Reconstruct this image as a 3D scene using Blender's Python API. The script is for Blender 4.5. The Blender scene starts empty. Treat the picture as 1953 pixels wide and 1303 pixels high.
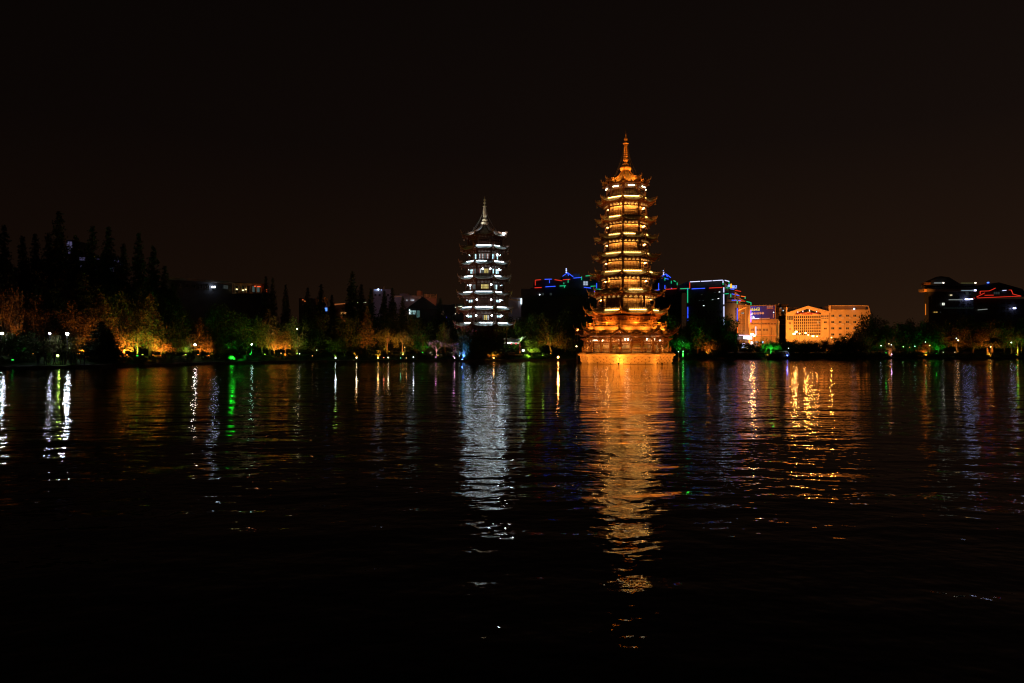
import bpy, math, random
from math import sin, cos, tan, pi, radians, sqrt, atan2
from mathutils import Vector, Matrix

S = bpy.context.scene
# ------------------------------------------------------------------ camera
H = 2.5                 # eye height above the lake
F = 1302.0              # focal length in photo pixels (24 mm lens)
CX, HY = 976.5, 668.0   # centre column and horizon row of the photograph
cam = bpy.data.objects.new('camera', bpy.data.cameras.new('camera'))
S.collection.objects.link(cam)
cam.data.lens = 24.0
cam.data.sensor_width = 36.0
cam.location = (0, 0, H)
cam.rotation_euler = (pi/2, 0, 0)
cam.data.shift_y = (HY-651.5)/1953.0
cam.data.clip_end = 9000
S.camera = cam
# ------------------------------------------------------------------ night sky
W = bpy.data.worlds.new('World'); S.world = W; W.use_nodes = True
nt = W.node_tree; nt.nodes.clear()
wo = nt.nodes.new('ShaderNodeOutputWorld'); bg = nt.nodes.new('ShaderNodeBackground')
tc = nt.nodes.new('ShaderNodeTexCoord'); sep = nt.nodes.new('ShaderNodeSeparateXYZ')
nt.links.new(tc.outputs['Generated'], sep.inputs[0])
rampz = nt.nodes.new('ShaderNodeValToRGB')
r = rampz.color_ramp
r.elements[0].position = 0.0; r.elements[0].color = (.0125, .0058, .0027, 1)
r.elements[1].position = 0.6; r.elements[1].color = (.0019, .0013, .0011, 1)
e = r.elements.new(0.10); e.color = (.0088, .0042, .0023, 1)
e = r.elements.new(0.28); e.color = (.0043, .0024, .0018, 1)
nt.links.new(sep.outputs['Z'], rampz.inputs[0])
# city glow is warmer and stronger towards the east (right)
mr = nt.nodes.new('ShaderNodeMapRange')
mr.inputs['From Min'].default_value = -1.0; mr.inputs['From Max'].default_value = 1.0
mr.inputs['To Min'].default_value = 0.35; mr.inputs['To Max'].default_value = 2.0
nt.links.new(sep.outputs['X'], mr.inputs['Value'])
mul = nt.nodes.new('ShaderNodeVectorMath'); mul.operation = 'SCALE'
nt.links.new(rampz.outputs[0], mul.inputs[0]); nt.links.new(mr.outputs[0], mul.inputs['Scale'])
nt.links.new(mul.outputs[0], bg.inputs[0]); nt.links.new(bg.outputs[0], wo.inputs[0])
bg.inputs[1].default_value = 1.0
# ------------------------------------------------------------------ exposure
S.view_settings.view_transform = 'Standard'; S.view_settings.look = 'None'
S.view_settings.exposure = 0.0; S.view_settings.gamma = 1.0
S.view_settings.use_curve_mapping = False
S.render.engine = 'CYCLES'
S.cycles.use_light_tree = True
S.cycles.max_bounces = 5; S.cycles.diffuse_bounces = 2; S.cycles.glossy_bounces = 3
S.cycles.transmission_bounces = 2; S.cycles.transparent_max_bounces = 6
S.cycles.sample_clamp_indirect = 12
S.cycles.caustics_reflective = False; S.cycles.caustics_refractive = False
S.cycles.use_denoising = True
S.cycles.use_adaptive_sampling = False
S.cycles.filter_width = 1.2

# ------------------------------------------------------------------ materials
MATS = {}
def mat(name, col, rough=.8, spec=.3, noise=0, nscale=2.0, metal=0, trans=False):
    if name in MATS: return MATS[name]
    m = bpy.data.materials.new(name); m.use_nodes = True
    t = m.node_tree; b = t.nodes['Principled BSDF']
    b.inputs['Base Color'].default_value = (*col, 1)
    b.inputs['Roughness'].default_value = rough
    b.inputs['Specular IOR Level'].default_value = spec
    b.inputs['Metallic'].default_value = metal
    if noise:
        co = t.nodes.new('ShaderNodeTexCoord')
        n = t.nodes.new('ShaderNodeTexNoise'); n.inputs['Scale'].default_value = nscale
        n.inputs['Detail'].default_value = 5
        t.links.new(co.outputs['Object'], n.inputs['Vector'])
        cr = t.nodes.new('ShaderNodeValToRGB')
        cr.color_ramp.elements[0].position = .3; cr.color_ramp.elements[1].position = .7
        cr.color_ramp.elements[0].color = (*[c*(1-noise) for c in col], 1)
        cr.color_ramp.elements[1].color = (*[min(1, c*(1+noise)) for c in col], 1)
        t.links.new(n.outputs[0], cr.inputs[0]); t.links.new(cr.outputs[0], b.inputs['Base Color'])
        bp = t.nodes.new('ShaderNodeBump'); bp.inputs['Strength'].default_value = .25
        bp.inputs['Distance'].default_value = .03
        t.links.new(n.outputs[0], bp.inputs['Height']); t.links.new(bp.outputs[0], b.inputs['Normal'])
    if trans:
        o = t.nodes['Material Output']
        tr = t.nodes.new('ShaderNodeBsdfTranslucent'); mx = t.nodes.new('ShaderNodeMixShader')
        mx.inputs[0].default_value = .35
        inf = t.nodes.new('ShaderNodeNewGeometry'); hs = t.nodes.new('ShaderNodeHueSaturation')
        mm = t.nodes.new('ShaderNodeMapRange'); mm.inputs['To Min'].default_value = .45; mm.inputs['To Max'].default_value = 1.5
        t.links.new(inf.outputs['Random Per Island'], mm.inputs[0]); t.links.new(mm.outputs[0], hs.inputs['Value'])
        hs.inputs['Color'].default_value = (*col, 1)
        t.links.new(hs.outputs[0], b.inputs['Base Color']); t.links.new(hs.outputs[0], tr.inputs[0])
        t.links.new(b.outputs[0], mx.inputs[1]); t.links.new(tr.outputs[0], mx.inputs[2]); t.links.new(mx.outputs[0], o.inputs[0])
    MATS[name] = m
    return m
def emit(name, col, k):
    if name in MATS: return MATS[name]
    m = bpy.data.materials.new(name); m.use_nodes = True
    t = m.node_tree; t.nodes.clear()
    e_ = t.nodes.new('ShaderNodeEmission'); e_.inputs[0].default_value = (*col, 1); e_.inputs[1].default_value = k
    o = t.nodes.new('ShaderNodeOutputMaterial'); t.links.new(e_.outputs[0], o.inputs[0])
    MATS[name] = m
    return m
ORANGE = (1.0, .31, .035); AMBER = (1.0, .62, .22); WHITE = (.86, .95, 1.0); GREEN = (.03, 1.0, .08)
LIME = (.55, 1.0, .10); PINK = (1.0, .45, .85); BLUE = (.06, .22, 1.0); RED = (1.0, .06, .03); YEL = (1.0, .72, .12)

gold_wood = mat('gold_painted_wood', (.50, .27, .10), .55, .3, .25, 3)
door_wood = mat('carved_door_wood', (.52, .36, .17), .5, .3, .3, 4)
dark_wood = mat('dark_red_wood', (.16, .05, .025), .6, .3, .3, 3)
beam_paint = mat('painted_beam', (.55, .30, .12), .6, .2, .35, 5)
tile_gold = mat('glazed_roof_tile', (.36, .31, .18), .38, .5, .3, 2)
tile_grey = mat('silver_grey_roof_tile', (.45, .50, .50), .4, .5, .25, 2)
cream = mat('cream_plaster', (.72, .62, .45), .8, .2, .12, 3)
white_skirt = mat('white_painted_panel', (.75, .78, .78), .7, .2, .12, 3)
petal_shade = mat('petal_rim_shade', (.10, .06, .03), .95, .1)
stone = mat('carved_pale_stone', (.52, .36, .20), .8, .2, .25, 1.6)
moon_wood = mat('moon_red_wood', (.07, .022, .012), .6, .3, .3, 3)
moon_door = mat('moon_door_wood', (.10, .05, .035), .6, .3, .4, 4)
metal_dark = mat('dark_metal', (.05, .05, .05), .5, .5, .2, 5)
bark = mat('bark', (.14, .10, .065), .9, .1, .35, 3)
leaf_green = mat('leaf_green', (.055, .085, .025), .6, .2, trans=True)
leaf_olive = mat('leaf_olive', (.095, .095, .03), .6, .2, trans=True)
leaf_autumn = mat('leaf_autumn', (.13, .085, .035), .6, .2, trans=True)
leaf_needle = mat('needle_dark', (.035, .05, .022), .7, .15, trans=True)
concrete = mat('weathered_concrete', (.22, .21, .20), .85, .2, .25, .25)
dark_facade = mat('dark_facade', (.045, .045, .05), .5, .3, .25, .2)
glass_dark = mat('dark_glass', (.015, .018, .022), .12, .6)
sandstone = mat('sand_coloured_render', (.50, .33, .16), .85, .2, .18, .2)
lav_wall = mat('pale_grey_render', (.32, .28, .30), .85, .2, .2, .2)
asphalt = mat('paving', (.07, .065, .06), .9, .2, .3, .6)

# ------------------------------------------------------------------ object helpers
def link(o, parent=None):
    S.collection.objects.link(o)
    if parent is not None: o.parent = parent
    return o
def tag(o, label=None, cat=None, group=None, kind=None):
    if label: o['label'] = label
    if cat: o['category'] = cat
    if group: o['group'] = group
    if kind: o['kind'] = kind
    return o
def empty(name, loc=(0, 0, 0), rz=0, **k):
    o = bpy.data.objects.new(name, None); o.location = loc; o.rotation_euler = (0, 0, rz)
    o.empty_display_size = .5
    link(o); tag(o, **k); return o
class MB:
    def __init__(s): s.v = []; s.f = []; s.mi = []; s.cur = 0
    def quadverts(s, pts):
        n = len(s.v); s.v += [tuple(p) for p in pts]; s.f.append(tuple(range(n, n+len(pts)))); s.mi.append(s.cur)
    def box(s, c, d, rz=0, taper=1.0):
        n = len(s.v); cr, sr = cos(rz), sin(rz)
        for z in (-.5, .5):
            k = taper if z > 0 else 1
            for x, y in ((-.5, -.5), (.5, -.5), (.5, .5), (-.5, .5)):
                X, Y = x*d[0]*k, y*d[1]*k
                s.v.append((c[0]+X*cr-Y*sr, c[1]+X*sr+Y*cr, c[2]+z*d[2]))
        for q in ((0, 3, 2, 1), (4, 5, 6, 7), (0, 1, 5, 4), (1, 2, 6, 5), (2, 3, 7, 6), (3, 0, 4, 7)):
            s.f.append(tuple(n+i for i in q)); s.mi.append(s.cur)
    def bar(s, a, b, w, h=None, up=Vector((0, 0, 1))):
        a, b = Vector(a), Vector(b); h = h or w
        d = (b-a); 
        if d.length < 1e-6: return
        d.normalize(); u = up if abs(d.dot(up)) < .98 else Vector((1, 0, 0))
        x = d.cross(u).normalized(); y = x.cross(d).normalized(); n = len(s.v)
        for p in (a, b):
            for i, j in ((-1, -1), (1, -1), (1, 1), (-1, 1)): s.v.append(tuple(p+x*i*w/2+y*j*h/2))
        for q in ((0, 3, 2, 1), (4, 5, 6, 7), (0, 1, 5, 4), (1, 2, 6, 5), (2, 3, 7, 6), (3, 0, 4, 7)):
            s.f.append(tuple(n+i for i in q)); s.mi.append(s.cur)
    def tube(s, pts, rad, n=6, cap=True):
        pts = [Vector(p) for p in pts]; base = len(s.v)
        for i, p in enumerate(pts):
            d = (pts[min(i+1, len(pts)-1)]-pts[max(i-1, 0)]).normalized()
            u = Vector((0, 0, 1)) if abs(d.z) < .9 else Vector((1, 0, 0))
            x = d.cross(u).normalized(); y = x.cross(d)
            rr = rad[i] if isinstance(rad, (list, tuple)) else rad
            for k in range(n):
                a = 2*pi*k/n; s.v.append(tuple(p+(x*cos(a)+y*sin(a))*rr))
        for i in range(len(pts)-1):
            for k in range(n):
                s.f.append((base+i*n+k, base+i*n+(k+1) % n, base+(i+1)*n+(k+1) % n, base+(i+1)*n+k)); s.mi.append(s.cur)
        if cap:
            s.f.append(tuple(base+k for k in range(n))[::-1]); s.mi.append(s.cur)
            s.f.append(tuple(base+(len(pts)-1)*n+k for k in range(n))); s.mi.append(s.cur)
    def lathe(s, prof, n=16, c=(0, 0), off=0, cap=True):
        base = len(s.v)
        for r_, z in prof:
            for k in range(n):
                a = off+2*pi*k/n; s.v.append((c[0]+r_*cos(a), c[1]+r_*sin(a), z))
        for i in range(len(prof)-1):
            for k in range(n):
                s.f.append((base+i*n+k, base+i*n+(k+1) % n, base+(i+1)*n+(k+1) % n, base+(i+1)*n+k)); s.mi.append(s.cur)
        if cap:
            s.f.append(tuple(base+k for k in range(n))[::-1]); s.mi.append(s.cur)
            s.f.append(tuple(base+(len(prof)-1)*n+k for k in range(n))); s.mi.append(s.cur)
    def ball(s, c, r_, n=8, sz=1):
        prof = [(max(.001, r_*sin(pi*i/6)), c[2]-r_*sz*cos(pi*i/6)) for i in range(7)]
        s.lathe(prof, n, (c[0], c[1]))
    def mesh(s, name, mats, smooth=False):
        me = bpy.data.meshes.new(name); me.from_pydata(s.v, [], s.f)
        for m in (mats if isinstance(mats, (list, tuple)) else [mats]): me.materials.append(m)
        if any(s.mi): me.polygons.foreach_set('material_index', s.mi)
        if smooth: me.polygons.foreach_set('use_smooth', [True]*len(s.f))
        me.update(); return me
    def obj(s, name, mats, parent=None, smooth=False, **k):
        o = bpy.data.objects.new(name, s.mesh(name, mats, smooth)); link(o, parent); tag(o, **k); return o
def child(name, me, parent, loc=(0, 0, 0), rz=0):
    o = bpy.data.objects.new(name, me); o.location = loc; o.rotation_euler = (0, 0, rz); link(o, parent); return o
def P(px, py, D):       # a point seen at (px, py) at depth D
    return Vector(((px-CX)/F*D, D, H+(HY-py)/F*D))
def Z(py, D): return H+(HY-py)/F*D
def X(px, D): return (px-CX)/F*D
def spot(parent, loc, target, col, watts, ang=70, blend=.6, rad=.12, point=False):
    l = bpy.data.lights.new('lamp_light', 'POINT' if point else 'SPOT')
    l.color = col; l.energy = watts; l.shadow_soft_size = rad
    if not point: l.spot_size = radians(ang); l.spot_blend = blend
    o = bpy.data.objects.new('lamp_light', l); o.location = loc
    if not point:
        o.rotation_euler = (Vector(target)-Vector(loc)).to_track_quat('-Z', 'Y').to_euler()
    link(o, parent); return o

# ------------------------------------------------------------------ lake
def water_material():
    m = bpy.data.materials.new('lake_water'); m.use_nodes = True; t = m.node_tree
    b = t.nodes['Principled BSDF']
    b.inputs['Base Color'].default_value = (.004, .006, .005, 1)
    b.inputs['Roughness'].default_value = .015
    b.inputs['IOR'].default_value = 1.333
    geo = t.nodes.new('ShaderNodeNewGeometry')
    def math_(op, a, bb=None, v=None):
        n = t.nodes.new('ShaderNodeMath'); n.operation = op
        if hasattr(a, 'links') or hasattr(a, 'node'): t.links.new(a, n.inputs[0])
        else: n.inputs[0].default_value = a
        if bb is not None:
            if hasattr(bb, 'node'): t.links.new(bb, n.inputs[1])
            else: n.inputs[1].default_value = bb
        return n.outputs[0]
    # gust patches: calmer and rougher water
    big = t.nodes.new('ShaderNodeTexNoise'); big.inputs['Scale'].default_value = .12; big.inputs['Detail'].default_value = 2
    mp0 = t.nodes.new('ShaderNodeMapping'); mp0.inputs['Scale'].default_value = (.35, 1, 1)
    t.links.new(geo.outputs['Position'], mp0.inputs[0]); t.links.new(mp0.outputs[0], big.inputs['Vector'])
    patch = t.nodes.new('ShaderNodeMapRange'); patch.inputs['From Min'].default_value = .3; patch.inputs['From Max'].default_value = .7
    patch.inputs['To Min'].default_value = .5; patch.inputs['To Max'].default_value = 1.5
    t.links.new(big.outputs[0], patch.inputs[0])
    sx = sy = None
    for scale, detail, amp, stretch, rot in WAVES:
        mp = t.nodes.new('ShaderNodeMapping'); mp.inputs['Scale'].default_value = (stretch, 1, 1)
        mp.inputs['Rotation'].default_value = (0, 0, rot)
        hs = []
        e_ = .03/scale
        for off in ((0, 0, 0), (e_, 0, 0), (0, e_, 0)):
            ad = t.nodes.new('ShaderNodeVectorMath'); ad.operation = 'ADD'; ad.inputs[1].default_value = off
            t.links.new(geo.outputs['Position'], ad.inputs[0])
            mpp = t.nodes.new('ShaderNodeMapping'); mpp.inputs['Scale'].default_value = (stretch, 1, 1)
            mpp.inputs['Rotation'].default_value = (0, 0, rot)
            t.links.new(ad.outputs[0], mpp.inputs[0])
            n = t.nodes.new('ShaderNodeTexNoise'); n.inputs['Scale'].default_value = scale
            n.inputs['Detail'].default_value = detail; n.inputs['Roughness'].default_value = .45
            t.links.new(mpp.outputs[0], n.inputs['Vector']); hs.append(n.outputs[0])
        gx = math_('MULTIPLY', math_('SUBTRACT', hs[1], hs[0]), amp/e_)
        gy = math_('MULTIPLY', math_('SUBTRACT', hs[2], hs[0]), amp/e_)
        sx = gx if sx is None else math_('ADD', sx, gx); sy = gy if sy is None else math_('ADD', sy, gy)
    sx = math_('MULTIPLY', sx, patch.outputs[0]); sy = math_('MULTIPLY', sy, patch.outputs[0])
    cmb = t.nodes.new('ShaderNodeCombineXYZ')
    t.links.new(math_('MULTIPLY', sx, -1.0), cmb.inputs[0]); t.links.new(math_('MULTIPLY', sy, -1.0), cmb.inputs[1])
    cmb.inputs[2].default_value = 1
    nm = t.nodes.new('ShaderNodeVectorMath'); nm.operation = 'NORMALIZE'
    t.links.new(cmb.outputs[0], nm.inputs[0]); t.links.new(nm.outputs[0], b.inputs['Normal'])
    return m
# (scale 1/m, detail, height, x stretch, rotation)
WAVES = [(.14, 1.0, .11, .45, .1), (.50, 1.0, .095, .5, -.15), (1.7, 1.0, .038, .6, .22), (6.0, 1.0, .0100, .75, -.3)]
w = MB(); w.quadverts([(-3000, -60, 0), (3000, -60, 0), (3000, 1200, 0), (-3000, 1200, 0)])
w.obj('lake_water', water_material(), kind='structure', label='dark rippled lake reflecting the lights of the shore')

# ------------------------------------------------------------------ shore and ground
SHORE = [(-6000, 60), (-2500, 62), (-900, 70), (-300, 80), (0, 88), (150, 94), (300, 106), (430, 122), (560, 134), (700, 142), (880, 148), (1000, 153), (1110, 163),
         (1300, 180), (1450, 189), (1953, 196), (2600, 200), (5000, 205), (8000, 205)]
def shoreD(px):
    if px <= SHORE[0][0]: return SHORE[0][1]
    for (a, da), (b_, db) in zip(SHORE, SHORE[1:]):
        if px <= b_: return da+(db-da)*(px-a)/(b_-a)
    return SHORE[-1][1]
OFFS = [(0, -1.5), (.05, .38), (2.4, .42), (3.0, .55), (7, 1.30), (14, 1.55), (45, 1.8), (150, 2.0), (900, 2.3), (5000, 2.4)]
def ground(px, D):
    o = D-shoreD(px)
    if o <= .05: return .38
    for (a, za), (b_, zb) in zip(OFFS, OFFS[1:]):
        if o <= b_: return za+(zb-za)*(o-a)/(b_-a)
    return OFFS[-1][1]
g = MB(); random.seed(3)
cols = [-6000, -4000, -2500, -1500]+list(range(-900, 2700, 12))+[2900, 3400, 4200, 5000, 8000]
gm_grass = mat('park_grass', (.030, .060, .014), .95, .1, .5, .8)
for px in cols:
    ds = shoreD(px); jit = random.uniform(-.35, .35)
    for k, (o, z) in enumerate(OFFS):
        D = ds+o+jit*(k < 4); zz = z+(random.uniform(-.06, .10) if 1 <= k < 8 else 0)
        g.v.append((X(px, D), D, zz))
nO = len(OFFS)
for i in range(len(cols)-1):
    for k in range(nO-1):
        a = i*nO+k; g.f.append((a, a+nO, a+nO+1, a+1)); g.mi.append(1 if k < 2 else 0)
g.obj('ground', [gm_grass, asphalt], kind='structure', label='park ground and stone bank behind the water')

# ------------------------------------------------------------------ pagodas
T8 = tan(pi/8)
class Roof:
    def __init__(s, ain, zt, aout, ze, lift, ext, pw=1.7):
        s.ain, s.zt, s.aout, s.ze, s.lift, s.ext, s.pw = ain, zt, aout, ze, lift, ext, pw
    def pt(s, u, v, dz=0):      # face whose outward normal is -Y
        a = s.ain+(s.aout-s.ain)*v+s.ext*abs(u)**3*v*v
        z = s.zt-(s.zt-s.ze)*(1-(1-v)**s.pw)+s.lift*abs(u)**3.2*v**1.6
        return Vector((u*a*T8, -a, z+dz))
    def slope(s, rib=.30):
        m = MB(); nu, nv = 12, 6
        for i in range(nu+1):
            for j in range(nv+1): m.v.append(tuple(s.pt(-1+2*i/nu, j/nv)))
        for i in range(nu):
            for j in range(nv):
                a = i*(nv+1)+j; m.f.append((a, a+1, a+nv+2, a+nv+1)); m.mi.append(0)
        W_ = (s.aout)*T8; n = int(W_/rib)
        for k in range(-n, n+1):
            t_ = k*rib; pts = []
            for j in range(7):
                v = j/6; a0 = s.ain+(s.aout-s.ain)*v
                w_ = a0*T8
                if abs(t_) > w_: continue
                pts.append(s.pt(t_/w_, v, .02))
            if len(pts) >= 2:
                base = len(m.v)
                for p in pts:
                    for dx, dz in ((-.07, 0), (-.035, .085), (.035, .085), (.07, 0)): m.v.append((p.x+dx, p.y, p.z+dz))
                for j in range(len(pts)-1):
                    for q in range(3):
                        a = base+j*4+q; m.f.append((a, a+4, a+5, a+1)); m.mi.append(0)
                b_ = base+(len(pts)-1)*4; m.f.append((b_, b_+1, b_+2, b_+3)); m.mi.append(0)
        # eave fascia and soffit
        m.cur = 1
        for i in range(nu):
            u0, u1 = -1+2*i/nu, -1+2*(i+1)/nu
            a, b_ = s.pt(u0, 1), s.pt(u1, 1); a2, b2 = s.pt(u0, 1, -.16), s.pt(u1, 1, -.16)
            m.quadverts([a, a2, b2, b_])
            for j in range(3):
                v0, v1 = 1-j/3, 1-(j+1)/3
                m.quadverts([s.pt(u0, v0, -.16-.06*j), s.pt(u0, v1, -.22-.06*j), s.pt(u1, v1, -.22-.06*j), s.pt(u1, v0, -.16-.06*j)])
        # rafters
        for k in range(-n, n+1):
            t_ = k*rib*1.0; w1 = s.aout*T8; u = t_/w1
            if abs(u) < .97:
                p0, p1 = s.pt(u, 1, -.22), s.pt(u, .35, -.30)
                m.bar(p0, p1, .09, .10)
        return m
    def ridge(s, horn=.7, beasts=4):
        m = MB(); pts = [s.pt(1, j/8, .16) for j in range(9)]
        d = (pts[-1]-pts[-3]).normalized(); tip = pts[-1]
        out = Vector((sin(pi/8), -cos(pi/8), 0))
        pts2 = pts+[tip+out*.25*horn+Vector((0, 0, .28*horn)), tip+out*.42*horn+Vector((0, 0, .75*horn)), tip+out*.45*horn+Vector((0, 0, 1.1*horn))]
        m.tube(pts2, [.15]*7+[.14, .13, .10, .06, .02], 6)
        for k in range(beasts):
            p = s.pt(1, .62+.32*k/max(1, beasts-1), .3); m.box((p.x, p.y, p.z+.1), (.12, .12, .32), pi/8, .5)
        # corner rafter and bell
        m.bar(s.pt(1, 1, -.25), s.pt(1, .3, -.42), .2, .22)
        b0 = s.pt(1, .96, -.3); m.bar(b0, b0+Vector((0, 0, -.3)), .03)
        m.lathe([(.16, b0.z-.62), (.13, b0.z-.4), (.05, b0.z-.3)], 6, (b0.x, b0.y))
        return m

def octa(prof, off=pi/8):       # lathe helper: apothem profile
    m = MB(); m.lathe([(a/cos(pi/8), z) for a, z in prof], 8, off=off); return m

def around(name, me, parent, ks=range(8)):
    out = []
    for k in ks: out.append(child(name, me, parent, rz=k*pi/4))
    return out

def pagoda(root, tiers, cfg):
    """tiers from top to bottom; each: roof (ain, zt, aout, ze, lift, ext), storey wall below (a_body, z_floor, z_lintel)"""
    for ti, t in enumerate(tiers):
        R_ = t['R']; topmost = ti == 0
        me = R_.slope().mesh('roof_slope', [cfg['tile'], cfg['soffit']])
        # roof part: core deck under the tiles
        core = octa([(R_.ain-.35, R_.ze+.02), (R_.ain+.2, R_.ze+.02), (R_.ain+.25, R_.ze+.12), (R_.ain, R_.zt-.10), (R_.ain-.35, R_.zt-.10)])
        roof = core.obj('roof', cfg['soffit'], root)
        around('roof_slope', me, roof)
        around('hip_ridge', R_.ridge(t.get('horn', .6), 4).mesh('hip_ridge', cfg['ridge']), roof)
        if not topmost:
            # skirt panels under the balcony of the storey above, and the light tube washing them
            a = R_.ain; z0 = R_.zt-.12; z1 = t['z_balc']
            m = MB(); w_ = a*T8-.06
            m.box((0, -a-.02, (z0+z1)/2), (2*w_, .08, z1-z0)); m.cur = 1
            nn = max(3, int(w_*2/.75))
            for i in range(nn+1):
                x_ = -w_+2*w_*i/nn; m.box((x_, -a-.08, (z0+z1)/2), (.09, .06, z1-z0-.04))
            for i in range(nn):
                x_ = -w_+2*w_*(i+.5)/nn; m.box((x_, -a-.075, z0+(z1-z0)*.55), (.30, .05, .13))
            around('skirt_panel', m.mesh('skirt_panel', [cfg['skirt'], cfg['soffit']]), roof)
            m = MB(); L = w_*.93; zt_ = R_.pt(0, .22).z+.17; yt = R_.pt(0, .22).y
            m.box((0, yt, zt_), (2*L, .07, .06)); me_off = m.mesh('light_tube', metal_dark); vr = random.Random(ti*7+3); me_on = []
            for f0, f1 in ((-1, 1), (-1, .35), (-.45, 1), (-.7, .8), (-1, 1)):
                m = MB(); m.box((L*(f0+f1)/2, yt, zt_), (L*(f1-f0), .07, .06)); me_on.append(m.mesh('light_tube', cfg['tube'][vr.randrange(3)]))
            for k in range(8):
                child('light_tube', me_off if (ti, k) in cfg['off'] else me_on[vr.randrange(5)], roof, rz=k*pi/4)
        if t.get('storey') is None: continue
        st = t['storey']; ab, zf, zl, zs = st['a'], st['floor'], st['lintel'], R_.ze+.10
        ai = ab-cfg.get('gal', .75)
        body = octa([(ai-.3, zf), (ai, zf), (ai, zs+.35), (ai-.3, zs+.35)])
        so = body.obj('storey', cfg['inner'], root)
        # balcony floor
        flo = octa([(ai-.1, zf-.12), (ab+.30, zf-.12), (ab+.30, zf), (ai-.1, zf)])
        flo.obj('balcony_floor', cfg['soffit'], so)
        m = MB(); rc = ab/cos(pi/8); x_, y_ = rc*sin(pi/8), -rc*cos(pi/8)
        m.lathe([(.19, zf), (.17, zs)], 8, (x_, y_)); around('column', m.mesh('column', cfg['column'], True), so)
        w_ = ab*T8-.12
        # lintel with dougong brackets
        m = MB(); m.box((0, -ab, zl+.11), (2*w_+.1, .18, .22)); m.box((0, -ab, zs-.05), (2*w_+.1, .16, .12))
        nb = cfg.get('nb', 4); hb = zs-.1-(zl+.22)
        for i in range(nb+1):
            xx = -w_+2*w_*i/nb; sp_ = 2*w_/nb
            for q in range(3):
                z_a = zl+.22+hb*q/3
                m.box((xx, -ab-.05-.12*q, z_a+hb/6), (min(sp_*.98, sp_*(.28+.33*q)), .16+.2*q, hb/3*.86))
        around('bracket_row', m.mesh('bracket_row', cfg['bracket']), so)
        if cfg.get('gap_glow') and ti:  # added glowing wedges stand in for the lamp-lit wall between brackets
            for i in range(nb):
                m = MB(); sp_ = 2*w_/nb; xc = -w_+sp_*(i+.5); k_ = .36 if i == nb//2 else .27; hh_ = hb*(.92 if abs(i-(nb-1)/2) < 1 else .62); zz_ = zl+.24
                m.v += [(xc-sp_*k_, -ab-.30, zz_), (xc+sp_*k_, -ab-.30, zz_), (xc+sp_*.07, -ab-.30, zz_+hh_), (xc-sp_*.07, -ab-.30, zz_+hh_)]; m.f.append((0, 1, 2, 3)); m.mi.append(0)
                pm_ = m.mesh('glow_wedge', cfg['gap_glow'])
                around('glow_wedge', pm_, so)
        # door leaves in the gallery wall
        nd = st.get('doors', 4); wi = ai*T8-.08; lw = 2*wi/nd
        m = MB(); hgt = zl-zf
        m.box((0, -ai-.035, zf+hgt/2), (lw*.94, .05, hgt*.98)); m.cur = 1
        for xx in (-lw*.44, lw*.44): m.box((xx, -ai-.07, zf+hgt/2), (.07, .06, hgt*.98))
        for zz in (.02, .34, .42, .97): m.box((0, -ai-.07, zf+hgt*zz), (lw*.9, .06, .08))
        for q in range(1, 4): m.box((-lw*.44+lw*.88*q/4, -ai-.066, zf+hgt*.69), (.03, .04, hgt*.52))
        for q in range(1, 4): m.box((0, -ai-.064, zf+hgt*(.42+.55*q/4)), (lw*.85, .036, .03))
        dm = m.mesh('door_leaf', [cfg['door'], cfg['lattice']])
        for k in range(8):
            for i in range(nd):
                dx = -wi+lw*(i+.5); a_ = k*pi/4
                child('door_leaf', dm, so, loc=(dx*cos(a_), dx*sin(a_), 0), rz=a_)
        # railing
        if st.get('rail', True):
            m = MB(); ar = ab+.22; wr = ar*T8-.02
            for zz, hh in ((.80, .055), (.45, .035), (.15, .035)): m.box((0, -ar, zf+zz), (2*wr, .06, hh))
            n_ = max(3, int(wr*2/.5))
            for i in range(n_+1): m.box((-wr+2*wr*i/n_, -ar, zf+.42), (.045, .045, .84 if i % 2 == 0 else .7))
            around('balcony_railing', m.mesh('balcony_railing', cfg['rail']), so)
        # gallery ceiling lamps
        m = MB(); m.box((0, -ab+.22, zl+.18), (2*w_*.8, .08, .05)); vr = random.Random(ti*5+1); on = [m.mesh('ceiling_lamp', q_) for q_ in cfg['lamp']]
        m2 = m.mesh('ceiling_lamp', metal_dark)
        for k in range(8): child('ceiling_lamp', m2 if (ti, k) in cfg['lampoff'] else on[vr.randrange(3)], so, rz=k*pi/4)

def spire(root, z0, zs, prof, matl, tip, chain_to, nring, mat_chain):
    m = MB(); m.lathe(prof, 16, cap=True); sp_ = m.obj('spire', matl, root, smooth=True)
    za, zb = zs
    for i in range(nring):
        z = za+(zb-za)*i/(nring-1); m = MB(); rr = .38-.10*i/nring
        m.lathe([(.12, z-.05), (rr, z-.09), (rr+.03, z), (rr, z+.09), (.12, z+.05)], 14); m.obj('spire_ring', matl, sp_, True)
    for k in range(8):
        m = MB(); a = -pi/2+pi/8+k*pi/4; r0, zc, r1, ze = chain_to
        pts = []
        for j in range(9):
            s_ = j/8; rr = r0+(r1-r0)*s_; z = zc+(ze-zc)*(s_**.62)
            pts.append((rr*cos(a), rr*sin(a), z))
        m.tube(pts, .03, 4); m.obj('chain', mat_chain, sp_)
    return sp_

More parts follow.
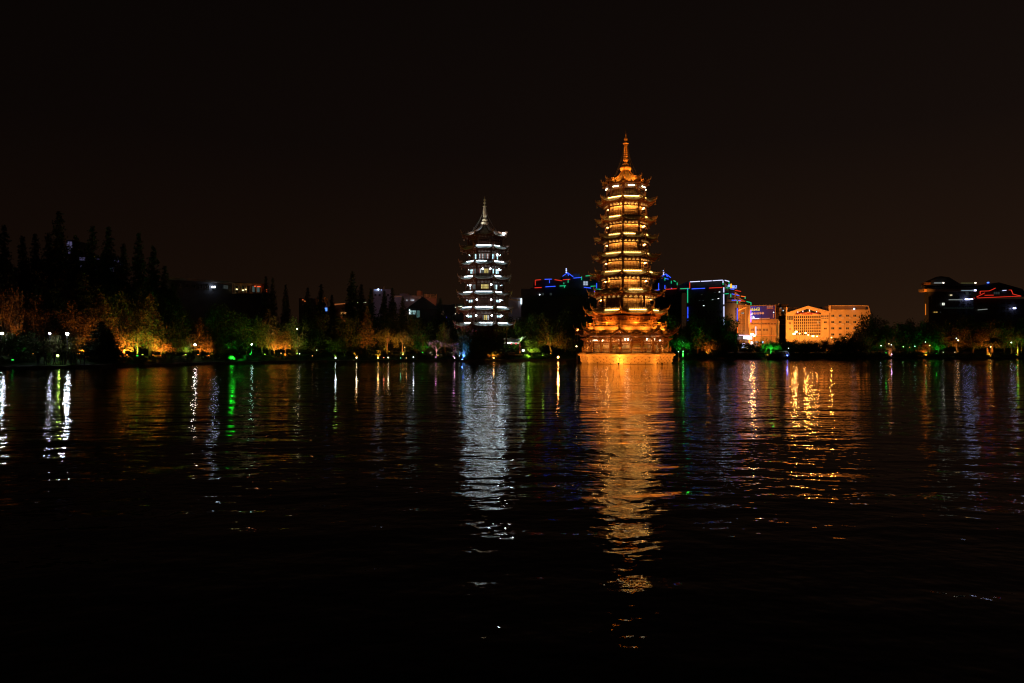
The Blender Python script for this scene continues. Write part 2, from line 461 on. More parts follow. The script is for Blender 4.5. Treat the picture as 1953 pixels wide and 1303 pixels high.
# ---- Sun pagoda: gold, nine roofs, stands in the lake
D1 = 128.0; X1 = 21.33
sun_root = empty('pagoda', (X1, D1, 0), radians(6.1), label='tall nine-roofed pagoda floodlit gold, standing in the lake on a carved stone base', cat='pagoda')
def zf_(py, a): return Z(py, D1-a)
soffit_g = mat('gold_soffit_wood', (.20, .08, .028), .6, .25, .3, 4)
ridge_g = mat('ridge_tile', (.42, .26, .12), .5, .4, .2, 3)
tube_g = [emit('warm_light_tube_%d' % i_, (1.0, .54, .13), k_) for i_, k_ in enumerate((9, 13, 18))]
lamp_g = [emit('gallery_lamp_warm_%d' % i_, (1.0, .53, .13), k_) for i_, k_ in enumerate((40, 70, 100))]
cfg_sun = dict(tile=tile_gold, soffit=soffit_g, ridge=ridge_g, skirt=cream, tube=tube_g, inner=mat('gallery_wall', (.6, .42, .2), .8, .2, .2, 2), column=mat('column_lacquer', (.15, .055, .03), .4, .5, .2, 4),
    bracket=mat('bracket_wood', (.15, .065, .03), .6, .3, .35, 5), door=door_wood, lattice=mat('lattice_wood', (.22, .11, .05), .5, .3, .2, 6), rail=mat('rail_wood', (.12, .055, .03), .5, .4, .2, 5), lamp=lamp_g, gap_glow=emit('bracket_glow', (1.0, .50, .12), .42),
    off={(2, 0), (6, 1), (6, 7), (1, 2)}, lampoff={(0, 0), (0, 1), (0, 2), (0, 7), (0, 3), (0, 4), (0, 5), (0, 6), (6, 7), (3, 1)}, nb=4)
def mk(rtip, strip, eave, ext=.45, lift=.55, body=None, ain_add=.35):
    ac = rtip*.924
    aout = ac-ext-.25
    return aout
tiers = []
#           Rtip   strip  eave   body_a  floor  lintel  (photo rows)
rows = [   (4.85, 326.0, 344.0, 3.22, 373.5, 357.5),
           (5.95, 376.5, 380.4, 3.48, 408.5, 392.0),
           (6.00, 412.5, 418.3, 3.58, 442.0, 427.0),
           (6.30, 446.5, 452.7, 3.70, 477.5, 462.5),
           (6.65, 482.0, 488.6, 3.84, 512.5, 498.0),
           (7.20, 517.0, 523.6, 4.02, 547.5, 533.5),
           (7.50, 552.5, 559.5, 4.90, 584.5, 569.5)]
for i, (rt, st_, ev, ab, fl, li) in enumerate(rows):
    rt -= .18
    ext, lift = .42, .62
    aout = rt*.924-ext-.22
    above = rows[i-1][3] if i else 0
    if i == 0:
        R_ = Roof(.45, Z(326, D1), aout, zf_(345.5, aout), .75, ext, 1.9)
    else:
        ain = above+.52
        z_t = zf_(st_, ain); z_e = zf_(ev, aout)
        if z_t-z_e < .9: z_t = z_e+.9
        R_ = Roof(ain, z_t, aout, z_e, lift, ext, 1.2)
    d = dict(R=R_, storey=dict(a=ab, floor=zf_(fl, ab), lintel=zf_(li, ab), doors=4), horn=.5 if i < 5 else .75)
    if i: d['z_balc'] = tiers[-1]['storey']['floor']-.12
    tiers.append(d)
# second roof from the bottom sits on a solid banded storey
ext = .5; aout = 7.92*.924-ext-.2; ain = 5.10+.55
R2 = Roof(ain, zf_(589.5, ain), aout, zf_(597.3, aout), .8, ext, 1.6)
tiers.append(dict(R=R2, z_balc=tiers[-1]['storey']['floor']-.12, horn=.9))
pagoda(sun_root, tiers, cfg_sun)
# banded storey below roof two
ab = 5.25
zb0, zb1 = zf_(618, ab), R2.ze-.3
m = octa([(ab-.4, zb0), (ab, zb0), (ab, zb0+.5), (ab+.12, zb0+.55), (ab+.12, zb0+.72), (ab, zb0+.76), (ab, zb0+1.0), (ab+.22, zb0+1.04), (ab+.22, zb0+1.22), (ab+.05, zb0+1.26), (ab+.05, zb1), (ab-.4, zb1)])
banded = m.obj('banded_storey', gold_wood, sun_root)
m = MB(); w_ = ab*T8-.1
for i in range(7):
    xx = -w_+2*w_*i/6
    for q in range(3): m.box((xx, -ab-.12-.16*q, zb1-.75+.22*q), (.28+.16*q, .2+.2*q, .19))
around('bracket_row', m.mesh('bracket_row', soffit_g), banded)
m = MB()
for i in range(10): m.box((-w_+2*w_*(i+.5)/10, -ab-.02, zb0+.26), (.30, .05, .3))
around('window_row', m.mesh('window_row', mat('amber_window', (.55, .35, .12), .4, .4)), banded)
# terrace over the lowest hall
ap = 7.35*.924
zp = zf_(623, ap)
m = octa([(ab-.5, zp-.7), (ap-.15, zp-.7), (ap, zp-.55), (ap, zp-.12), (ap+.12, zp-.1), (ap+.12, zp), (ab-.5, zp)])
terr = m.obj('terrace', mat('terrace_stone', (.50, .36, .20), .8, .2, .2, 2), sun_root)
def rail_panel(a, z, h, nposts, matl, parent, thick=.12, cover=.1):
    m = MB(); wr = a*T8
    for zz in (h, h*.55, .12): m.box((0, -a, z+zz), (2*wr-.1, .08, .09))
    for i in range(nposts): m.box((-wr+2*wr*(i+.5)/nposts, -a, z+h*.5), (.06, .06, h))
    around('railing_panel', m.mesh('railing_panel', matl), parent)
    m = MB(); rc = a/cos(pi/8); m.box((rc*sin(pi/8), -rc*cos(pi/8), z+(h+.3)/2), (thick*1.4, thick*1.4, h+.3), pi/8)
    m.box((rc*sin(pi/8), -rc*cos(pi/8), z+h+.36), (thick*1.8, thick*1.8, .12), pi/8, .4)
    around('railing_post', m.mesh('railing_post', matl), parent)
rail_panel(ap, zp, .78, 3, gold_wood, terr)
# lowest roof
ext = .7; aout = 9.95*.924-ext-.3; ain = ap-.25
R1 = Roof(ain, zp-.45, aout, zf_(638.5, aout), 1.15, ext, 1.35)
roof = octa([(ain-.6, R1.ze-.4), (ain, R1.ze-.4), (ain+.1, R1.ze), (ain, R1.zt-.1), (ain-.6, R1.zt-.1)]).obj('roof', soffit_g, sun_root)
around('roof_slope', R1.slope(.33).mesh('roof_slope', [mat('dark_roof_tile', (.24, .17, .10), .45, .4, .3, 2), soffit_g]), roof)
around('hip_ridge', R1.ridge(.9, 5).mesh('hip_ridge', ridge_g), roof)
# ground-floor hall
zd = zf_(673.5, 8.0)                  # deck level
ah = 7.85*.924-.1; zs = R1.ze-.35
hall = octa([(5.2, zd), (5.5, zd), (5.5, zs+.2), (5.2, zs+.2)]).obj('hall', mat('hall_wall', (.42, .24, .11), .6, .3, .3, 2), sun_root)
colm = MB(); colm.lathe([(.30, zd), (.30, zd+.25), (.23, zd+.3), (.21, zs)], 10)
colme = colm.mesh('column', mat('gold_column', (.62, .36, .13), .45, .4, .2, 3), True)
for k in range(8):
    a_ = k*pi/4
    for fx in (-1, -1/3., 1/3.):
        xx = fx*ah*T8; child('column', colme, hall, (xx*cos(a_)+ah*sin(a_), xx*sin(a_)-ah*cos(a_), 0), a_)
m = MB(); w_ = ah*T8-.1; zl = zs-.95
m.box((0, -ah, zl), (2*w_, .2, .28)); m.box((0, -ah, zl-.42), (2*w_, .12, .10)); m.box((0, -ah, zs-.06), (2*w_, .2, .14))
for i in range(13):
    xx = -w_+2*w_*i/12
    for q in range(3): m.box((xx, -ah-.1-.2*q, zl+.3+.2*q), (.2+.14*q, .22+.22*q, .17))
for i in range(24): m.box((-w_+2*w_*(i+.5)/24, -ah, zl-.26), (.05, .06, .28))
for i in range(3):
    for s_ in (-1, 1):
        xx = -w_+2*w_*(i+.5)/3+s_*w_/3*.8; m.box((xx, -ah, zl-.58), (.35, .08, .28), 0, .5)
around('bracket_row', m.mesh('bracket_row', soffit_g), hall)
# doors, boards and lamps of the hall
lw = 2*5.5*T8/5; hh = zs-zd-.9
m = MB(); m.box((0, -5.55, zd+hh/2), (lw*.93, .06, hh)); m.cur = 1
for q in range(1, 4): m.box((-lw*.45+lw*.9*q/4, -5.6, zd+hh*.66), (.04, .04, hh*.6))
m.box((0, -5.61, zd+hh*.34), (lw*.9, .06, .1)); m.box((0, -5.61, zd+hh*.97), (lw*.9, .06, .1))
dm = m.mesh('door_leaf', [door_wood, cfg_sun['lattice']])
for k in range(8):
    for i in range(5):
        dx = -5.5*T8+lw*(i+.5); a_ = k*pi/4
        child('door_leaf', dm, hall, (dx*cos(a_), dx*sin(a_), 0), a_)
board = mat('notice_board_paper', (.62, .55, .28), .7, .2, .1, 3)
for k, dx, w0, z0, z1 in ((0, .35, 2.2, 1.0, 2.55), (0, 1.7, .7, .9, 1.6), (7, -1.15, 1.0, .8, 1.7), (7, .95, .8, .7, 1.7), (7, 1.95, .8, .7, 1.9)):
    m = MB(); m.box((dx, -6.75, zd+(z0+z1)/2), (w0, .07, z1-z0)); m.cur = 1
    m.box((dx, -6.7, zd+z0*.5), (.12, .08, z0)); m.box((dx, -6.77, zd+z1+.03), (w0+.1, .12, .07))
    m.obj('notice_board', [board, dark_wood], hall).rotation_euler = (0, 0, k*pi/4)
glob = MB(); glob.ball((0, 0, 0), .18); globe = glob.mesh('globe_lamp', emit('globe_white', (1, .84, .58), 20), True)
for k, dx, r_, zz in ((7, -2.6, 6.8, 2.35), (7, -2.2, 6.8, 2.35), (7, -.95, 6.8, 2.3), (7, 2.6, 6.7, 2.35), (0, -1.95, 6.7, 2.45), (0, -1.45, 6.7, 2.4), (0, 1.95, 6.8, 2.45), (1, -1.9, 6.8, 2.4), (6, 1.0, 6.8, 2.3), (1, .4, 6.8, 2.3)):
    a_ = k*pi/4; loc = (dx*cos(a_)+r_*sin(a_), dx*sin(a_)-r_*cos(a_), zd+zz)
    child('globe_lamp', globe, hall, loc); 
for k in (7, 0, 1, 6):
    a_ = k*pi/4; spot(hall, (6.6*sin(a_), -6.6*cos(a_), zs-.5), None, (1, .55, .18), 130, rad=.2, point=True)
# deck, railing, stone base with carved petals
ad = 8.72*.924
deck = octa([(5, zd-.5), (ad+.25, zd-.5), (ad+.35, zd-.3), (ad+.35, zd-.22), (ad+.12, zd-.15), (ad+.12, zd), (5, zd)]).obj('deck', stone, sun_root)
rail_panel(8.2*.924, zd, .78, 6, gold_wood, deck, .16)
zb = zd-.62
base = octa([(7, zb+.12), (ad+.05, zb+.12), (ad+.05, zb), (ad-.05, zb-.05), (ad-.6, -1.0), (7, -1.0)]).obj('stone_base', stone, sun_root)
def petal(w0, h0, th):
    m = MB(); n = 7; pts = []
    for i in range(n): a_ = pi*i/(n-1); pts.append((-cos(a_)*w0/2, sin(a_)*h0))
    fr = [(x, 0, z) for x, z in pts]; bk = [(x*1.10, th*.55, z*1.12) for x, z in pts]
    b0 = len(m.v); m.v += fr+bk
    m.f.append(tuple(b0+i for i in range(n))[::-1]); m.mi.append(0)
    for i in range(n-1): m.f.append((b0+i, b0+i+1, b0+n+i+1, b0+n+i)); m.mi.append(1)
    return m.mesh('carved_petal', [stone, petal_shade])  # dark rim faces: shade of the carved gaps put into the colour
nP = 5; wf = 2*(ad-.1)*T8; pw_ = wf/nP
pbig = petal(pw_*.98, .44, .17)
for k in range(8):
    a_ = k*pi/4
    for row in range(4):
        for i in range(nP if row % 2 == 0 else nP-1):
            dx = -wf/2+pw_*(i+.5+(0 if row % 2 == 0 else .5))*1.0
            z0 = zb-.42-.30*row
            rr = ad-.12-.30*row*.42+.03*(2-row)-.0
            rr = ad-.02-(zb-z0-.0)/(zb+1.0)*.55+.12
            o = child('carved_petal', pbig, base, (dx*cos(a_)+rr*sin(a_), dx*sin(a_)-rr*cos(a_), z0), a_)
# tall staff carved ribs low on the base
m = MB()
for i in range(16):
    xx = -wf/2*.93+wf*.93*i/15; m.bar((xx*.97, -(ad-.56), -.3), (xx, -(ad-.33), zb-1.15), .05, .05)
around('carved_ribs', m.mesh('carved_ribs', stone), base)
spire(sun_root, 0, (Z(306, D1), Z(277, D1)),
      [(.55, Z(328, D1)), (.60, Z(326, D1)), (1.05, Z(324, D1)), (1.12, Z(321.5, D1)), (.95, Z(319, D1)), (.5, Z(317.5, D1)), (.34, Z(316, D1)), (.62, Z(315, D1)), (.62, Z(313.5, D1)), (.3, Z(312.5, D1)), (.26, Z(309.5, D1)), (.45, Z(307, D1)), (.5, Z(304.5, D1)), (.2, Z(303.5, D1)),
       (.18, Z(276, D1)), (.52, Z(274.5, D1)), (.52, Z(273.5, D1)), (.12, Z(272, D1)), (.12, Z(270.5, D1)), (.34, Z(267.5, D1)), (.36, Z(265.5, D1)), (.12, Z(262, D1)), (.08, Z(259, D1)), (.16, Z(257.5, D1)), (.05, Z(256, D1)), (.02, Z(243, D1))],
      mat('gilded_spire', (.62, .36, .12), .45, .5), None, (.3, Z(275, D1), 2.7, tiers[0]['R'].ze+.95), 9, metal_dark)
# bright lamp bars under the topmost eave
m = MB(); m.box((0, -3.72, tiers[0]['storey']['lintel']+.30), (1.15, .1, .17)); bm_ = m.mesh('lamp_bar', emit('top_lamp_bar', (1, .84, .5), 9))
around('lamp_bar', bm_, sun_root)
# floodlights: on the terrace (wash upward), on the lowest roof, and just above the water
for k in range(8):
    a_ = k*pi/4+pi/8; ca, sa = sin(a_), -cos(a_)
    spot(sun_root, (9.6*ca, 9.6*sa, zd+.9), (2.0*ca, 2.0*sa, 22), ORANGE, 300 if k in (6, 7, 0, 1) else 200, 62, .9, .2)
    spot(sun_root, (10.2*ca, 10.2*sa, .35), (7.8*ca, 7.8*sa, 1.3), (1, .35, .045), {7: 1900, 0: 640, 6: 480}.get(k, 380), 140, .8, .1)
    m = MB(); m.lathe([(.12, -.3), (.12, .12), (.2, .2), (.2, .32)], 8, (10.15*ca, 10.15*sa)); m.obj('floodlight', metal_dark, sun_root)
    a2 = k*pi/4; ca2, sa2 = sin(a2), -cos(a2)
    spot(sun_root, (7.6*ca2, 7.6*sa2, zp+.15), (3.5*ca2, 3.5*sa2, zp+9), ORANGE, 1000, 100, .8, .12)
    spot(sun_root, (6.3*ca2, 6.3*sa2, zp+.1), (5.3*ca2, 5.3*sa2, zp+3.0), ORANGE, 230, 140, .8, .12)
    spot(sun_root, (11.6*ca2, 11.6*sa2, .5), (7.0*ca2, 7.0*sa2, zd+1.2), (1, .31, .035), 820, 100, .9, .15)
# two orange floods that reach the crown and the spire
for k in (7, 0, 1, 6):
    a_ = k*pi/4+.2; spot(sun_root, (3.2*sin(a_), -3.2*cos(a_), tiers[1]['R'].zt+.5), (.0, 0, Z(300, D1)), ORANGE, 30, 40, .8)
def edge_light(root, r_, z_, k, tgt, col, w_, ang):
    a_ = k*pi/4; sa, ca = sin(a_), cos(a_)
    spot(root, (r_*sa, -r_*ca, z_+.28), tgt, col, w_, ang, .9, .08)
    m = MB(); m.box((0, -r_-.1, z_+.14), (.34, .12, .2)); m.obj('floodlight', metal_dark, root).rotation_euler = (0, 0, a_)
for k in range(8):
    q = tiers[0]['R']; p_ = q.pt(0, 1)
    edge_light(sun_root, -p_.y+.05, p_.z, k, (0, 0, q.zt+.2), ORANGE, 800, 120)
    p_ = R1.pt(0, 1)
    for off in (-.24, .24): edge_light(sun_root, -p_.y+.15, p_.z+.12, k+off, (3*sin((k+off)*pi/4), -3*cos((k+off)*pi/4), zp+5.5), ORANGE, 620, 110)
for dx, dy in ((-26, -22), (20, -24)):
    spot(sun_root, (dx, dy, 1.2), (0, 0, Z(322, D1)), ORANGE, 42000, 15, .5, .2)

# ---- Moon pagoda: silver-white, partly hidden by trees
D2 = 158.0; X2 = X(924.6, D2)
moon_root = empty('pagoda', (X2, D2, 1.6), -atan2(-X2, D2)*0, label='seven-roofed pagoda with silver-white lit eaves, rising behind the lakeside trees', cat='pagoda')
soffit_m = moon_wood
cfg_moon = dict(tile=tile_grey, soffit=moon_wood, ridge=mat('moon_ridge', (.22, .13, .09), .5, .4, .2, 3), skirt=white_skirt, tube=[emit('cool_light_tube_%d' % i_, (.78, .92, 1.0), k_) for i_, k_ in enumerate((9, 14, 18))], inner=mat('moon_gallery_wall', (.16, .11, .09), .8, .2, .4, 1.5), column=moon_wood,
    bracket=moon_wood, door=moon_door, lattice=moon_wood, rail=moon_wood, lamp=[emit('gallery_lamp_cool_%d' % i_, (.75, .92, 1.0), k_) for i_, k_ in enumerate((4, 7, 11))],
    off={(1, 7), (3, 0)}, lampoff={(q, k) for k in range(8) for q in (0, 6)} | {(1, 7), (4, 0), (3, 7)}, nb=4)
def zm(py, a): return Z(py, D2-a)-1.6
#          Rtip  strip  eave  body  floor  lintel
rows2 = [ (5.75, 429.0, 447.0, 3.75, 468.0, 455.0),
          (6.10, 469.8, 473.7, 3.85, 496.5, 483.0),
          (6.25, 498.8, 503.5, 4.00, 524.0, 511.5),
          (6.50, 527.0, 532.0, 4.20, 554.0, 541.5),
          (6.75, 557.5, 562.5, 4.40, 584.0, 570.5),
          (7.00, 587.2, 591.8, 4.60, 614.0, 600.5),
          (7.60, 617.5, 622.0, 5.00, 655.0, 634.0)]
t2 = []
for i, (rt, st_, ev, ab_, fl, li) in enumerate(rows2):
    ext = .42; aout = rt*.924-ext-.2
    if i == 0: R_ = Roof(.45, Z(430, D2)-1.6, aout, zm(ev, aout), .6, ext, 1.9)
    else:
        ain = rows2[i-1][3]+.52; z_t = zm(st_, ain); z_e = zm(ev, aout)
        if z_t-z_e < .9: z_t = z_e+.9
        R_ = Roof(ain, z_t, aout, z_e, .6, ext, 1.2)
    d = dict(R=R_, storey=dict(a=ab_, floor=zm(fl, ab_), lintel=zm(li, ab_), doors=4), horn=.7)
    if i: d['z_balc'] = t2[-1]['storey']['floor']-.12
    t2.append(d)
pagoda(moon_root, t2, cfg_moon)
octa([(6.8, 0), (7.0, 0), (7.0, .4), (6.8, .4)]).obj('stone_base', mat('dark_stone_base', (.08, .08, .07), .9, .1, .3, 1), moon_root)  # dark grey, slightly mottled stone
def zz2(py): return Z(py, D2)-1.6
spire(moon_root, 0, (zz2(409), zz2(396)), [(.55, zz2(431)), (.6, zz2(429)), (.85, zz2(427)), (.85, zz2(424.5)), (.4, zz2(423.5)), (.35, zz2(422.5)), (.65, zz2(421.5)), (.65, zz2(419)), (.25, zz2(418)), (.2, zz2(415)), (.45, zz2(412.5)), (.45, zz2(411)), (.2, zz2(410)), (.18, zz2(395)), (.5, zz2(394.3)), (.5, zz2(393.5)), (.1, zz2(392.5)), (.1, zz2(390)), (.33, zz2(387.5)), (.1, zz2(384.5)), (.07, zz2(383)), (.3, zz2(381.5)), (.06, zz2(380.5)), (.04, zz2(377)), (.015, zz2(374))],
      mat('pale_gilt', (.62, .55, .42), .45, .5), None, (.3, zz2(396), 3.4, t2[0]['R'].ze+.95), 8, mat('chain_metal', (.2, .2, .2), .5))
q = t2[0]['R']; p_ = q.pt(0, 1)
for k, w_, c_ in ((7, 420, WHITE), (6, 420, WHITE), (5, 150, WHITE), (1, 26, (1, .6, .5)), (2, 50, (1, .6, .5)), (3, 40, WHITE)):
    edge_light(moon_root, -p_.y+.05, p_.z, k, (0, 0, q.zt+.2), c_, w_, 120)
spot(moon_root, (-2.2, -2.4, t2[0]['R'].zt-1.1), (0, 0, zz2(405)), (1, .88, .66), 520, 50, .6, .1)
pst = t2[0]['R'].pt(1, .82, .55)
m = MB(); m.ball((0, 0, 0), .17); m.obj('roof_lamp', emit('white_beacon', (.9, .97, 1), 160), moon_root, True).location = (4.35, -2.6, t2[0]['R'].ze+.55)
spot(moon_root, (-16, -20, 2), (0, 0, 14), (1, .35, .10), 260, 60, .8)
# lit panes behind the middle galleries
def lit_panes(ti, k, cols_, lo=.30, hi=.96):
    st = t2[ti]['storey']; ai = st['a']-.75; wi = ai*T8-.15; n = len(cols_); hgt = st['lintel']-st['floor']
    for i, c_ in enumerate(cols_):
        if c_ is None: continue
        m = MB(); m.box((-wi+2*wi*(i+.5)/n, -ai-.12, st['floor']+hgt*(lo+hi)/2), (2*wi/n*.62, .04, hgt*(hi-lo))); o = m.obj('lit_pane', LP[c_], moon_root); o.rotation_euler = (0, 0, k*pi/4)
LP = dict(y=emit('pane_y', (1, .78, .25), .75), w=emit('pane_w', (.8, .88, .9), .8), p=emit('pane_p', (.75, .35, .30), .40), c=emit('pane_c', (.55, .9, 1), 1.7), d=emit('pane_d', (.35, .45, .45), .25))
lit_panes(1, 0, 'wpdwpddpwp'); lit_panes(2, 0, 'pwdddyyyyd'); lit_panes(3, 0, [None, None, 'y', 'y', 'y', 'y', 'y', 'y', None]); lit_panes(5, 0, [None, None, None, 'd', 'y', 'y', 'w', None])
lit_panes(1, 7, [None, None, 'd', 'c', 'd']); lit_panes(2, 7, ['c', 'c', 'p', 'd', 'd', None]); lit_panes(2, 1, [None, 'c', None, 'c', 'c']); lit_panes(1, 1, ['d', 'c', 'd', None, 'c']); lit_panes(3, 7, ['w', None, 'd', 'd', None]); lit_panes(3, 1, [None, 'd', 'c', None]); lit_panes(4, 7, ['c', 'c', None, None], .65); lit_panes(4, 1, [None, None, 'c', 'c'], .65); lit_panes(5, 7, ['c', 'c', None, 'd'], .7); lit_panes(5, 1, [None, None, 'c', 'c'], .7)
# small round lamps hanging on the galleries
gl = MB(); gl.ball((0, 0, 0), .2); gme = gl.mesh('gallery_globe', emit('cool_globe', (.85, .95, 1), 13), True)
for ti, fx in ((2, .9), (2, -.2), (3, 1.0), (3, -1.6), (4, .95), (4, -.95), (4, 1.7), (5, .98), (5, -.98), (5, -1.7), (5, 1.72), (1, 1.6), (2, 1.7)):
    st = t2[ti]['storey']; a = st['a']
    if abs(fx) <= 1: x_, y_ = fx*a*T8*.95, -a-.05
    else:
        s_ = 1 if fx > 0 else -1; q = (abs(fx)-1); rc = a/cos(pi/8)
        x_ = s_*rc*(sin(pi/8)+(sin(3*pi/8)-sin(pi/8))*q); y_ = -rc*(cos(pi/8)+(cos(3*pi/8)-cos(pi/8))*q)
    child('gallery_globe', gme, moon_root, (x_, y_, st['lintel']-.15))
# ------------------------------------------------------------------ trees
def leaf(m, c, s_, rnd):
    n = Vector((rnd.gauss(0, 1), rnd.gauss(0, 1), rnd.gauss(0, 1)))
    if n.length < .1: n = Vector((0, 0, 1))
    n.normalize(); u = n.orthogonal().normalized(); v = n.cross(u)
    a = rnd.uniform(0, 2*pi); u, v = u*cos(a)+v*sin(a), v*cos(a)-u*sin(a)
    c = Vector(c); s1 = s_*rnd.uniform(.6, 1.3); s2 = s1*.6
    m.quadverts([c-u*s1, c-v*s2, c+u*s1, c+v*s2])
def tree_broad(seed, h=8.0, r_=3.2, trunk=.30, nl=26, per=150, ls=.15, spread=1.0):
    rnd = random.Random(seed); t = MB(); c = MB()
    ht = h*trunk; lean = Vector((rnd.uniform(-.3, .3), rnd.uniform(-.3, .3), 0))
    t.tube([(0, 0, -.3), Vector((0, 0, ht*.5))+lean*.4, Vector((0, 0, ht))+lean], [.22, .17, .14], 7)
    top = Vector((0, 0, ht))+lean
    for i in range(nl):
        a = 2.4*i+rnd.uniform(-.5, .5); f = (i+.5)/nl
        el = .15+f*1.25; L = (h-ht)*(.45+.5*rnd.random())*(1.0 if el > .7 else .85)
        d = Vector((cos(a)*cos(el)*r_/(h-ht)*1.15*spread, sin(a)*cos(el)*r_/(h-ht)*1.15*spread, sin(el)))
        mid = top+d*L*.5+Vector((0, 0, -.1)); end = top+d*L
        t.tube([top, mid, end], [.07, .045, .02], 4, cap=False)
        cr = rnd.uniform(.55, 1.05)*r_*.32
        for _ in range(per):
            q = Vector((rnd.gauss(0, 1), rnd.gauss(0, 1), rnd.gauss(0, .7)))
            q = q.normalized()*cr*(rnd.random()**.45)
            leaf(c, end+q+(mid-end)*rnd.random()**2*.8, ls, rnd)
    return t, c
def tree_conifer(seed, h=20.0, r_=2.8, base=.06, n=60, ls=.27):
    rnd = random.Random(seed); t = MB(); c = MB()
    t.tube([(0, 0, -.3), (0, 0, h*.5), (0, 0, h)], [.30, .18, .03], 6)
    for i in range(n):
        f = i/(n-1); z = h*(base+(1-base)*f**.9)
        L0 = r_*rnd.uniform(.8, 1.15)*(1-f)**.72*(1 if f > .12 else .7+2.5*f)+.10
        nb = 8 if f < .75 else 5
        for b in range(nb):
            a = rnd.uniform(0, 2*pi); L = L0*rnd.uniform(.65, 1.15)
            d = Vector((cos(a), sin(a), rnd.uniform(-.25, .25)))
            t.bar((0, 0, z), Vector((0, 0, z))+d*L*.8, .03)
            for q in range(int(5+13*L/r_)):
                k = rnd.random()**.7; p = Vector((0, 0, z))+d*L*k
                leaf(c, p+Vector((rnd.gauss(0, .16), rnd.gauss(0, .16), rnd.gauss(0, .14)-.1*k)), ls*(.6+.5*(1-f)), rnd)
    return t, c
def tree_weeping(seed, h=7.0, r_=3.4):
    rnd = random.Random(seed); t = MB(); c = MB(); ht = h*.42
    t.tube([(0, 0, -.3), (.1, 0, ht*.6), (0, .1, ht)], [.24, .18, .14], 7)
    for i in range(64):
        a = rnd.uniform(0, 2*pi); L = r_*rnd.uniform(.25, 1); up = (h-ht)*rnd.uniform(.35, 1)*(1-.35*L/r_)
        p0 = Vector((0, .1, ht)); p1 = p0+Vector((cos(a)*L*.5, sin(a)*L*.5, up)); p2 = p0+Vector((cos(a)*L, sin(a)*L, up*.75))
        t.tube([p0, p1, p2], [.05, .03, .015], 3, cap=False)
        dl = rnd.uniform(.8, 2.6)
        for q in range(58):
            k = rnd.random(); p = p2+Vector((cos(a)*.25*k, sin(a)*.25*k, -dl*k)) if q % 2 else p1+(p2-p1)*k
            leaf(c, p+Vector((rnd.gauss(0, .13), rnd.gauss(0, .13), rnd.gauss(0, .1))), .12, rnd)
    return t, c
def tree_bare(seed, h=6.0, r_=3.0):
    rnd = random.Random(seed); t = MB(); c = MB()
    def br(p, d, L, w_, lv):
        q = p+d*L*.5+Vector((rnd.gauss(0, .05), rnd.gauss(0, .05), 0))*L; e_ = q+(d+Vector((0, 0, .15))).normalized()*L*.5
        t.tube([p, q, e_], [w_, w_*.75, w_*.5], 4 if lv < 2 else 3, cap=False)
        if lv >= 4:
            for _ in range(2): leaf(c, e_+Vector((rnd.gauss(0, .1), rnd.gauss(0, .1), rnd.gauss(0, .1))), .07, rnd)
            return
        for _ in range(3 if lv else 5):
            nd = (d+Vector((rnd.gauss(0, .55), rnd.gauss(0, .55), rnd.gauss(0, .35)+.1))).normalized()
            br(e_, nd, L*rnd.uniform(.62, .8), w_*.55, lv+1)
    br(Vector((0, 0, -.2)), Vector((0, 0, 1)), h*.30, .16, 0)
    return t, c
def tree_palm(seed, h=3.6):
    rnd = random.Random(seed); t = MB(); c = MB()
    t.tube([(0, 0, -.3), (.05, 0, h*.3), (0, 0, h*.55)], [.2, .17, .16], 8)
    for i in range(34):
        a = rnd.uniform(0, 2*pi); el = rnd.uniform(.1, 1.35); L = rnd.uniform(1.6, 2.4)
        o = Vector((0, 0, h*.55)); prev = o
        for q in range(1, 9):
            k = q/8; p = o+Vector((cos(a)*cos(el)*L*k, sin(a)*cos(el)*L*k, sin(el)*L*k-1.0*k*k))
            c.bar(prev, p, .03); sd = Vector((-sin(a), cos(a), 0))
            for sg in (-1, 1):
                wv = .42*(1-abs(k-.45)); c.quadverts([prev, p, p+sd*sg*wv+Vector((0, 0, -.12)), prev+sd*sg*wv*.9+Vector((0, 0, -.16))])
            prev = p
    return t, c
def mk_tree(pair, leafm):
    return pair[0].mesh('trunk', bark, True), pair[1].mesh('crown', leafm)
TV = {}
for i in range(4): TV['oak%d' % i] = mk_tree(tree_broad(10+i, 9, 4.2, .13, 30, 130, .17), leaf_green)
for i in range(3): TV['maple%d' % i] = mk_tree(tree_broad(20+i, 8, 3.6, .20, 26, 140, .13), leaf_autumn)
for i in range(3): TV['camphor%d' % i] = mk_tree(tree_broad(30+i, 8, 3.4, .20, 24, 130, .14), leaf_olive)
for i in range(5): TV['fir%d' % i] = mk_tree(tree_conifer(40+i, 20, 2.9), leaf_needle)
for i in range(3): TV['thicket%d' % i] = mk_tree(tree_broad(100+i, 9, 4.6, .05, 30, 150, .2, 1.1), leaf_green)
for i in range(3): TV['cypress%d' % i] = mk_tree(tree_conifer(50+i, 14, 3.6, .16, 36, .2), leaf_autumn)
for i in range(2): TV['willow%d' % i] = mk_tree(tree_weeping(60+i), leaf_olive)
leaf_pale = mat('leaf_pale', (.24, .22, .22), .6, .2, trans=True)
for i in range(2): TV['bare%d' % i] = mk_tree(tree_bare(70+i), leaf_pale)
TV['palm0'] = mk_tree(tree_palm(80), leaf_olive)
for i in range(3): TV['bush%d' % i] = mk_tree(tree_broad(90+i, 2.2, 1.5, .08, 12, 80, .09, 1.2), leaf_green)
BASEH = dict(thicket=9, oak=9, maple=8, camphor=8, fir=20, cypress=14, willow=7.0, bare=6.0, palm=3.6, bush=2.2)
BASER = dict(thicket=4.6, oak=4.4, maple=3.9, camphor=3.7, fir=2.9, cypress=3.4, willow=3.5, bare=2.8, palm=2.0, bush=1.7)
